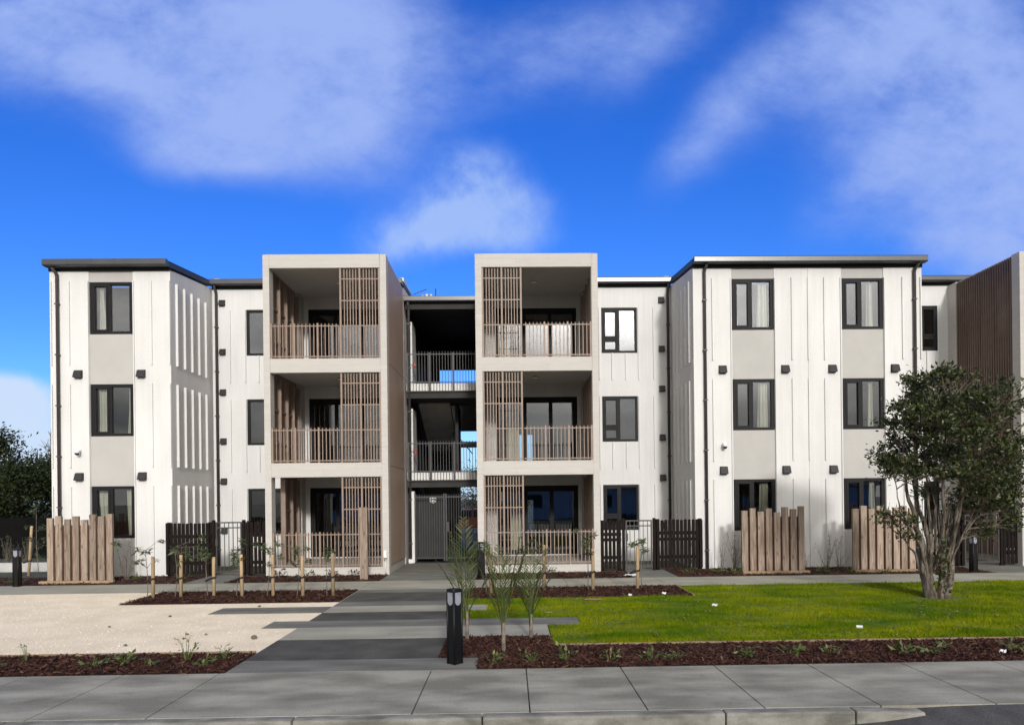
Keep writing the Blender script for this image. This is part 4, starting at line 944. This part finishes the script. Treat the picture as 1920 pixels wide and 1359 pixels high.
def branch(p,d,l,r,dep):
    e=p+d*l; mb.tube(curve(p,e,l*.08,4,rr),[r*(1-.35*i/4) for i in range(5)],5,cap=False)
    if dep==0: return
    for k in range(3 if dep>1 else 4):
        nd=(d+Vector((rr.gauss(0,.42),rr.gauss(0,.42),rr.gauss(.12,.25)))).normalized(); branch(e if k<2 else p.lerp(e,rr.uniform(.5,.9)),nd,l*rr.uniform(.62,.85),r*.6,dep-1)
branch(Vector((0,0,0)),Vector((.1,0,1)).normalized(),2.35,.16,5)
part('trunk',mb,M['twig'],bt)

# young staked trees
def sapling(loc,h,label,seed,spread=.16,nb=5,bare=.62):
    t=thing('young_tree',label,'young tree',loc,0,'young trees tied to stakes'); rr=random.Random(seed); q=np.random.default_rng(seed)
    top=(rr.uniform(-.05,.05),rr.uniform(-.05,.05),h); main=curve((0,0,-.03),top,.035,8,rr); mb=MB().tube(main,[.011-.006*i/8 for i in range(9)],6)
    L_=[];D_=[]
    tips=[Vector(top)]
    for k in range(nb):
        p=main[rr.randint(int(8*bare)+1,8)]; e=p+Vector((rr.gauss(0,spread),rr.gauss(0,spread),rr.uniform(.02,.22))); mb.tube(curve(p,e,.02,4,rr),[.006,.005,.004,.0035,.003],5); tips.append(e)
    for e in tips:
        n=rr.randint(12,19)
        for _ in range(n):
            a=rr.uniform(0,6.28); d=Vector((math.cos(a),math.sin(a),rr.uniform(-.95,.6))); L_.append(e+Vector((0,0,rr.uniform(-.07,.02)))); D_.append(d)
    part('stem',mb,M['twig'],t)
    npmesh('foliage',leaves(np.array([tuple(p) for p in L_]),.125,q,.30,dirs=np.array([tuple(d) for d in D_])),4,M['sapleaf'],t)
    return t
stake_p=[]
def stake(loc,h,lean,label,rz=0):
    t=thing('timber_stake',label,'stake',loc,rz,'timber stakes of the young trees'); t.rotation_euler=(R(lean[1]),R(lean[0]),0)
    part('stake',MB().tube([(0,0,-.05),(0,0,h*.97),(0,0,h)],[.036,.036,.032],10),M['stake'],t)
    # strap round the stake and the stem
    part('tie',MB().tube([(.04,-.03,.40),(0,-.045,.39),(-.08,-.035,.365),(-.15,-.02,.335),(-.16,0,.33),(-.15,.015,.335),(-.05,.042,.385),(.035,.03,.40)],.021,6),M['tie'],t)
    return t
LS=[(-7.39,15.42),(-6.86,15.50),(-6.18,15.5),(-5.58,15.45),(-4.94,15.45),(-4.30,15.35),(-3.68,15.35)]
ords=['leftmost','second','third','fourth','fifth','sixth','rightmost']
for i,(x,y) in enumerate(LS):
    stake((x,y,0),.85+.03*math.sin(i*2.3),(rng.uniform(-1,1),rng.uniform(-1,1)),'%s round pine stake in the row left of the grey path'%ords[i])
    sapling((x-.13,y+.02,0),[.98,1.02,.98,1.0,.92,.95,1.0][i],'%s young tree in the row left of the grey path'%ords[i],100+i,spread=[.24,.2,.12,.13,.13,.16,.12][i],nb=[7,6,5,5,5,6,4][i])
RS=[(-.42,15.35),(.69,15.6),(1.73,15.65),(2.70,15.8)]
ro=['leftmost','second','third','rightmost']
for i,(x,y) in enumerate(RS):
    stake((x,y,0),[.92,.98,.88,.92][i],(rng.uniform(-1,1),rng.uniform(-1,1)),'%s pine stake in the bed right of the grey path'%ro[i])
    sapling((x+(.1 if i==3 else -.1),y+.03,0),[1.05,.95,1.1,1.05][i],'%s young tree in the bed right of the grey path'%ro[i],140+i,spread=.13,nb=[4,5,6,6][i])
# left corner staked shrub
stake((-13.25,20.6,0),1.35,(4,0),'pine stake leaning beside the left wing corner'); sapling((-13.08,20.75,0),1.9,'slim leafy young tree beside the left wing corner',160,spread=.16,nb=16,bare=.1)

# palms
def palm(loc,label,seed,fronds,trunk_h):
    t=thing('young_palm',label,'palm',loc,0,'young palms in the front mulch bed'); rr=random.Random(seed)
    st=MB(); lf=[]; up=Vector((0,0,1))
    for az,el,ln,fold in fronds:
        a=R(az); d=Vector((math.cos(a)*math.cos(R(el)),math.sin(a)*math.cos(R(el)),math.sin(R(el)))); p=Vector((rr.uniform(-.015,.015),rr.uniform(-.015,.015),-.02)); pts=[p.copy()]; n=14
        b0=up*trunk_h; p=Vector((d.x*.03,d.y*.03,trunk_h*.5)); pts.append(p.copy()); p=Vector((d.x*.06,d.y*.06,trunk_h)); pts.append(p.copy())
        for i in range(n):
            d=(d+Vector((0,0,-.030*(i/n)-.008))+Vector((rr.gauss(0,.012),rr.gauss(0,.012),0))).normalized(); p=p+d*ln/n; pts.append(p.copy())
        st.tube(pts,[.016,.014]+[.011-.009*i/n for i in range(n+1)],6)
        side=d.cross(up).normalized()
        m=int(ln*21)
        for i in range(m):
            u_=.16+.84*i/m; ii=2+u_*n; i0=min(int(ii),len(pts)-2); q=pts[i0].lerp(pts[i0+1],ii-int(ii) if i0<len(pts)-1 else 0); tang=(pts[i0+1]-pts[i0]).normalized(); sd2=tang.cross(up); sd2=sd2.normalized() if sd2.length>.05 else side
            for sg in (-1,1):
                l=ln*.235*(math.sin(math.pi*(.16+.80*u_))**.7)*rr.uniform(.8,1.1); ld=(tang*(.62+fold)+sd2*sg*(1-fold)*1.05+up*rr.uniform(-.1,.25)+Vector((rr.gauss(0,.07),rr.gauss(0,.07),rr.gauss(0,.07)))).normalized()
                wv=ld.cross(tang.cross(ld)).cross(ld).normalized() if False else tang.cross(ld).cross(ld).normalized()
                w_=.0085; tip=q+ld*l+Vector((0,0,-.02)); mid=q+ld*l*.5
                lf.append([tuple(q-wv*w_*.4),tuple(mid-wv*w_),tuple(tip),tuple(mid+wv*w_)])
    part('frond_stalks',st,M['palmleaf'],t); npmesh('leaflets',np.array(lf),4,M['palmleaf'],t)
    part('trunk',MB().tube([(0,0,-.05),(0,0,.06),(.005,0,trunk_h)],[.034,.028,.02],8),M['twig'],t)
palm((-.63,10.42,0),'feathery young palm directly behind the large bollard',1,[(100,86,1.32,.25),(175,80,1.15,.15),(50,80,1.0,.3),(10,62,.72,.2),(195,66,.85,.15),(140,70,.95,.1)],.40)
palm((-.11,9.56,0),'tallest young palm with an unopened spear frond in the front bed',2,[(10,79,1.12,.86),(12,76,1.08,.80),(160,76,1.08,.45),(120,84,1.0,.3),(75,82,.9,.35),(178,68,1.0,.2),(30,74,.85,.6),(190,80,.8,.6)],.38)
palm((.27,10.45,0),'bushy shorter young palm nearest the lawn corner',3,[(90,84,.82,.3),(30,76,.85,.2),(150,74,.8,.2),(0,66,.75,.15),(190,68,.7,.2),(60,80,.8,.4),(120,80,.82,.35),(225,72,.65,.2),(10,80,.7,.5)],.34)

# little plants in the beds
def weed(loc,label,seed,n=26,r=.13,h=.10,ls=.075,mat='weed',aspect=.45,cat='weed',name='weed_plant',group='low plants in the mulch beds'):
    q=np.random.default_rng(seed); a=q.uniform(0,6.28,n); rad=r*q.uniform(.0,1,n)**.7; z=h*q.uniform(.1,1,n)
    c=np.stack([np.cos(a)*rad,np.sin(a)*rad*.8,z],1); d=np.stack([np.cos(a),np.sin(a),q.uniform(-.2,.9,n)],1); d+=q.normal(0,.45,(n,3))
    t=thing(name,label,cat,loc,0,group)
    npmesh('foliage',leaves(c,ls,q,aspect,dirs=d),4,M[mat],t); mb=MB()
    for i in range(0,n,2): mb.tube([(c[i,0]*.15,c[i,1]*.15,-.01),(c[i,0]*.6,c[i,1]*.6,z[i]*.7),tuple(c[i])],[.0035,.003,.002],4,cap=False)
    part('stems',mb,M['weed'] if mat=='weed' else M['twig'],t); return t
W1=[(-6.1,9.42,'small upright weed at the left end of the front left bed',14,.08,.22,.05),(-6.3,9.05,'pale low weed at the far left of the front left bed',30,.17,.08,.07),
    (-5.05,9.02,'yellowing broad weed left of centre in the front left bed',22,.12,.08,.09),(-4.75,9.16,'spreading broad leaf weed in the middle of the front left bed',34,.17,.13,.085),
    (-4.35,9.00,'small leafy weed just right of the middle of the front left bed',20,.10,.09,.07),(-4.02,9.25,'tall forked weed by the edging of the front left bed',30,.14,.32,.055),
    (-3.72,8.98,'dark broad weed near the path in the front left bed',24,.12,.11,.085),(-3.62,9.38,'yellow green weed by the edging next to the path',30,.12,.17,.06)]
W2=[(-.22,8.84,'green weed at the corner beside the large bollard slab',26,.12,.14,.07),(.22,8.92,'dull low weed in front of the tallest palm',26,.14,.15,.06),(.66,8.98,'broad yellow green weed at the lawn bed corner',26,.12,.17,.085),
    (1.18,8.93,'green weed in the right front bed before the second slab joint',22,.12,.12,.07),(1.72,8.98,'grey green paired weed in the right front bed',22,.13,.10,.08),(2.02,8.98,'rosette weed right of the grey green pair',20,.11,.11,.085),
    (2.88,9.0,'drooping weed left of the middle of the right front bed',24,.13,.15,.08),(3.42,9.1,'dark star leaf weed in the right front bed',26,.15,.10,.085),(3.95,9.12,'small dark weed in the middle of the right front bed',22,.12,.10,.07),
    (4.85,9.06,'pale broad weed right of the middle of the right front bed',18,.12,.09,.10),(5.15,9.02,'big leaf weed beside the pale broad weed',20,.14,.10,.10),(5.5,9.3,'low weed by the lawn edging in the right front bed',22,.15,.08,.07),(6.25,9.12,'bushy weed near the right end of the front bed',30,.16,.14,.075),
    (6.75,9.4,'bright weed by the edging at the right end of the bed',26,.14,.13,.07)]
for i,(x,y,lab,n,r,h,ls) in enumerate(W1+W2): weed((x,y,0),lab,300+i,n,r,h,ls)
# dark shrubs at the tower base, grasses by the wing
for i,(x,y,lab) in enumerate(((-5.98,19.15,'tallest black leaved shrub at the left tower base behind a stake'),(-5.25,19.2,'black leaved shrub at the middle of the left tower base'),(-4.62,19.2,'small black leaved shrub right of the middle of the left tower base'),(-4.05,19.2,'black leaved shrub next to the single timber post'),(.95,19.2,'small dark shrub at the right tower base'))):
    weed((x,y,0),lab,400+i,22,.15,.24 if i==0 else .16,.10,'purple',.5,'shrub','dark_shrub','black leaved shrubs along the tower bases')
for i,(x,y,lab) in enumerate(((4.55,18.8,'yellow green grass tuft below the right paling fence'),(5.30,18.9,'grass tuft at the foot of the right wing corner'),(5.62,18.5,'grass tuft left of the middle timber screen'),(7.95,18.7,'grass tuft right of the middle timber screen'),(8.55,18.55,'grass tuft just left of the tree hidden timber screen'),(9.35,18.3,'grass tuft in front of the tree hidden timber screen'),(11.0,18.4,'grass tuft left of the far right bollard'),
    (-8.35,19.0,'bright green tuft in front of the left wide paling fence'),(-9.5,18.9,'pale tuft at the foot of the left timber screen'),(-12.35,18.7,'pale tuft left of the left timber screen'))):
    weed((x,y,0),lab,430+i,40,.12,.06,.17,'weed',.10,'grass tuft','grass_tuft','grass tufts along the wing bed')
def wisp(loc,h,label,seed,n=14,leafn=80):
    t=thing('wispy_shrub',label,'shrub',loc,0,'thin wispy shrubs against the walls'); rr=random.Random(seed); q=np.random.default_rng(seed); mb=MB(); c=[]
    for k in range(n):
        e=(rr.gauss(0,.14),rr.gauss(0,.06),h*rr.uniform(.5,1)); p=curve((rr.uniform(-.04,.04),0,-.02),e,.05,5,rr); mb.tube(p,[.005,.0045,.004,.0035,.003,.002],4,cap=False); c+= [tuple(x) for x in p[2:]]
    part('stems',mb,M['twig'],t); c=np.array(c)[q.integers(0,len(c),leafn)]+q.normal(0,.02,(leafn,3)); npmesh('foliage',leaves(c,.04,q,.4,.3),4,M['sapleaf'],t)
wisp((5.52,19.25,0),.95,'thin pale shrub left of the middle timber screen beside the downpipe',1,8,30); wisp((6.15-.35,19.1,0),1.05,'dense wispy shrub touching the left side of the middle timber screen',2,26,160)
wisp((7.62,19.1,0),.9,'bare twiggy shrub right of the middle timber screen',3,9,30); wisp((8.25,19.2,0),.95,'wispy shrub on the shaded wall left of the tree hidden screen',4,14,70); wisp((8.62,19.3,0),.85,'grey wispy shrub under the right wing right window',5,10,60)
wisp((-9.75,18.95,0),1.0,'wispy shrub beside the right end of the left timber screen',6,12,90)
for i,(x,y,lab) in enumerate(((-14.35,22.3,'low green shrub behind the white wall at the left'),(-15.0,22.4,'low green shrub at the left edge behind the white wall'))): wisp((x,y,0),1.0,lab,60+i,30,260)
# clover like weeds in the lawn
q=np.random.default_rng(77); nC=260; cxs=q.uniform(.6,9.5,nC); cys=9.98+6.3*q.random(nC)
cl=[]
for x,y in zip(cxs,cys):
    if (1.1>x and 11.5<y<12.3) or (x<3.7 and y>14.5): continue
    n=q.integers(4,12); a=q.uniform(0,6.28,n); cc_=np.stack([x+np.cos(a)*.03,y+np.sin(a)*.03,q.uniform(.025,.055,n)],1); cl.append(leaves(cc_,.035,q,.7,dirs=np.stack([np.cos(a),np.sin(a),q.uniform(-.1,.5,n)],1)))
tag(npmesh('clover',np.concatenate(cl),4,M['weed']),'pale clover leaves scattered through the lawn','clover',kind='stuff')

# ------------------------------------------------------------------ left boundary
tag(part('boundary_fence',MB().box(-10,8,-.06,.06,0,1.45).box(-10,8,.061,.12,.3,.4).box(-10,8,.061,.12,1.1,1.2),M['shadefence'],None,(-22.5,27,0)),'solid boundary fence, black with painted-in shade, under the trees at the left','fence')
tag(part('low_wall',MB().box(-6,2.2,-.1,.1,-.1,.24),M['lowwall'],None,(-15.6,21.9,0),bevel=.01),'low white concrete garden wall at the left edge','wall')

# ------------------------------------------------------------------ litter and stones
def scrap(loc,sx,sy,label,seed,mat='paper',cat='litter',name='paper_scrap',group='scraps of white litter'):
    r=random.Random(seed); mb=MB(); n=5
    pts=[[(sx*(i/n-.5),sy*(j/n-.5),.012+r.uniform(0,.03)) for i in range(n+1)] for j in range(n+1)]
    for j in range(n):
        for i in range(n): mb.face([pts[j][i],pts[j][i+1],pts[j+1][i+1],pts[j+1][i]])
    for e in ([pts[0],pts[-1]]):
        for i in range(n): mb.face([e[i],e[i+1],(e[i+1][0],e[i+1][1],0),(e[i][0],e[i][1],0)])
    o=part(name,mb,M[mat],None,loc); o.rotation_euler=(0,0,r.uniform(0,3)); tag(o,label,cat,group)
scrap((3.62,13.1,.02),.09,.06,'crumpled white paper in the middle of the lawn',1); scrap((3.05,14.75,.02),.08,.04,'white paper scrap at the lawn edge of the right staked bed',2)
scrap((2.35,14.6,.02),.06,.04,'small white scrap left of the paper by the staked bed',3); scrap((5.1,10.75,.02),.085,.025,'white strip of litter near the front of the lawn',4); scrap((6.05,9.0,.01),.08,.05,'white litter at the right end of the front mulch bed',5)
scrap((2.95,18.3,.01),.35,.22,'folded white sheet lying beside the right courtyard gate path',6)
def pebble(loc,s,label,seed):
    r=random.Random(seed); b=bmesh.new(); bmesh.ops.create_icosphere(b,subdivisions=2,radius=s)
    for v in b.verts: v.co*=1+r.uniform(-.13,.13); v.co.z*=.6
    me=bpy.data.meshes.new('pebble'); b.to_mesh(me); b.free(); tag(link('pebble',me,M['stone'],None,loc),label,'stone','dark stones on the gravel')
pebble((-3.72,10.75,.02),.045,'largest dark stone on the gravel beside the path',1); pebble((-5.35,10.35,.01),.025,'small dark stone in the middle of the gravel',2); pebble((-6.4,11.9,.01),.022,'dark stone far left on the gravel',3); pebble((-5.9,12.9,.01),.025,'dark stone left of the long grey slab',4); pebble((-4.55,11.1,.01),.02,'tiny dark stone left of the path on the gravel',5); pebble((-4.72,13.95,.01),.028,'dark stone at the corner of the long grey slab',6)
tag(part('bark_strip',MB().box(-.16,.16,-.02,.02,0,.015),M['sleeper'],None,(1.55,14.05,.03),bevel=.004),'curled tan bark strip on the lawn','bark')
tag(part('bark_strip',MB().box(-.06,.06,-.015,.015,0,.012),M['sleeper'],None,(.63,12.55,.03),bevel=.004),'small tan bark piece on the lawn near the grey slab end','bark')

# ------------------------------------------------------------------ houses across the road (mirrored in the ground floor windows)
def house(x,y,wd,dp,hw,hr,label):
    t=thing('neighbour_house',label,'house',(x,y,0),0,'houses across the road')
    part('wall',MB().box(-wd/2,wd/2,-dp/2,dp/2,-.1,hw),M['housewall'],t); part('roof',MB().prism([(-dp/2-.4,hw-.05),(dp/2+.4,hw-.05),(0,hr)],'x',-wd/2-.4,wd/2+.4),M['houseroof'],t)
    for xx in (-wd*.3,wd*.2): part('window',MB().box(xx-.8,xx+.8,dp/2-.02,dp/2+.03,.9,2.1),M['frame'],t)
house(-13,-26,12,8,2.7,4.6,'grey weatherboard house across the road on the left'); house(6,-27,13,8,2.7,4.8,'grey weatherboard house straight across the road'); house(25,-26,12,8,2.7,4.6,'grey weatherboard house across the road on the right')
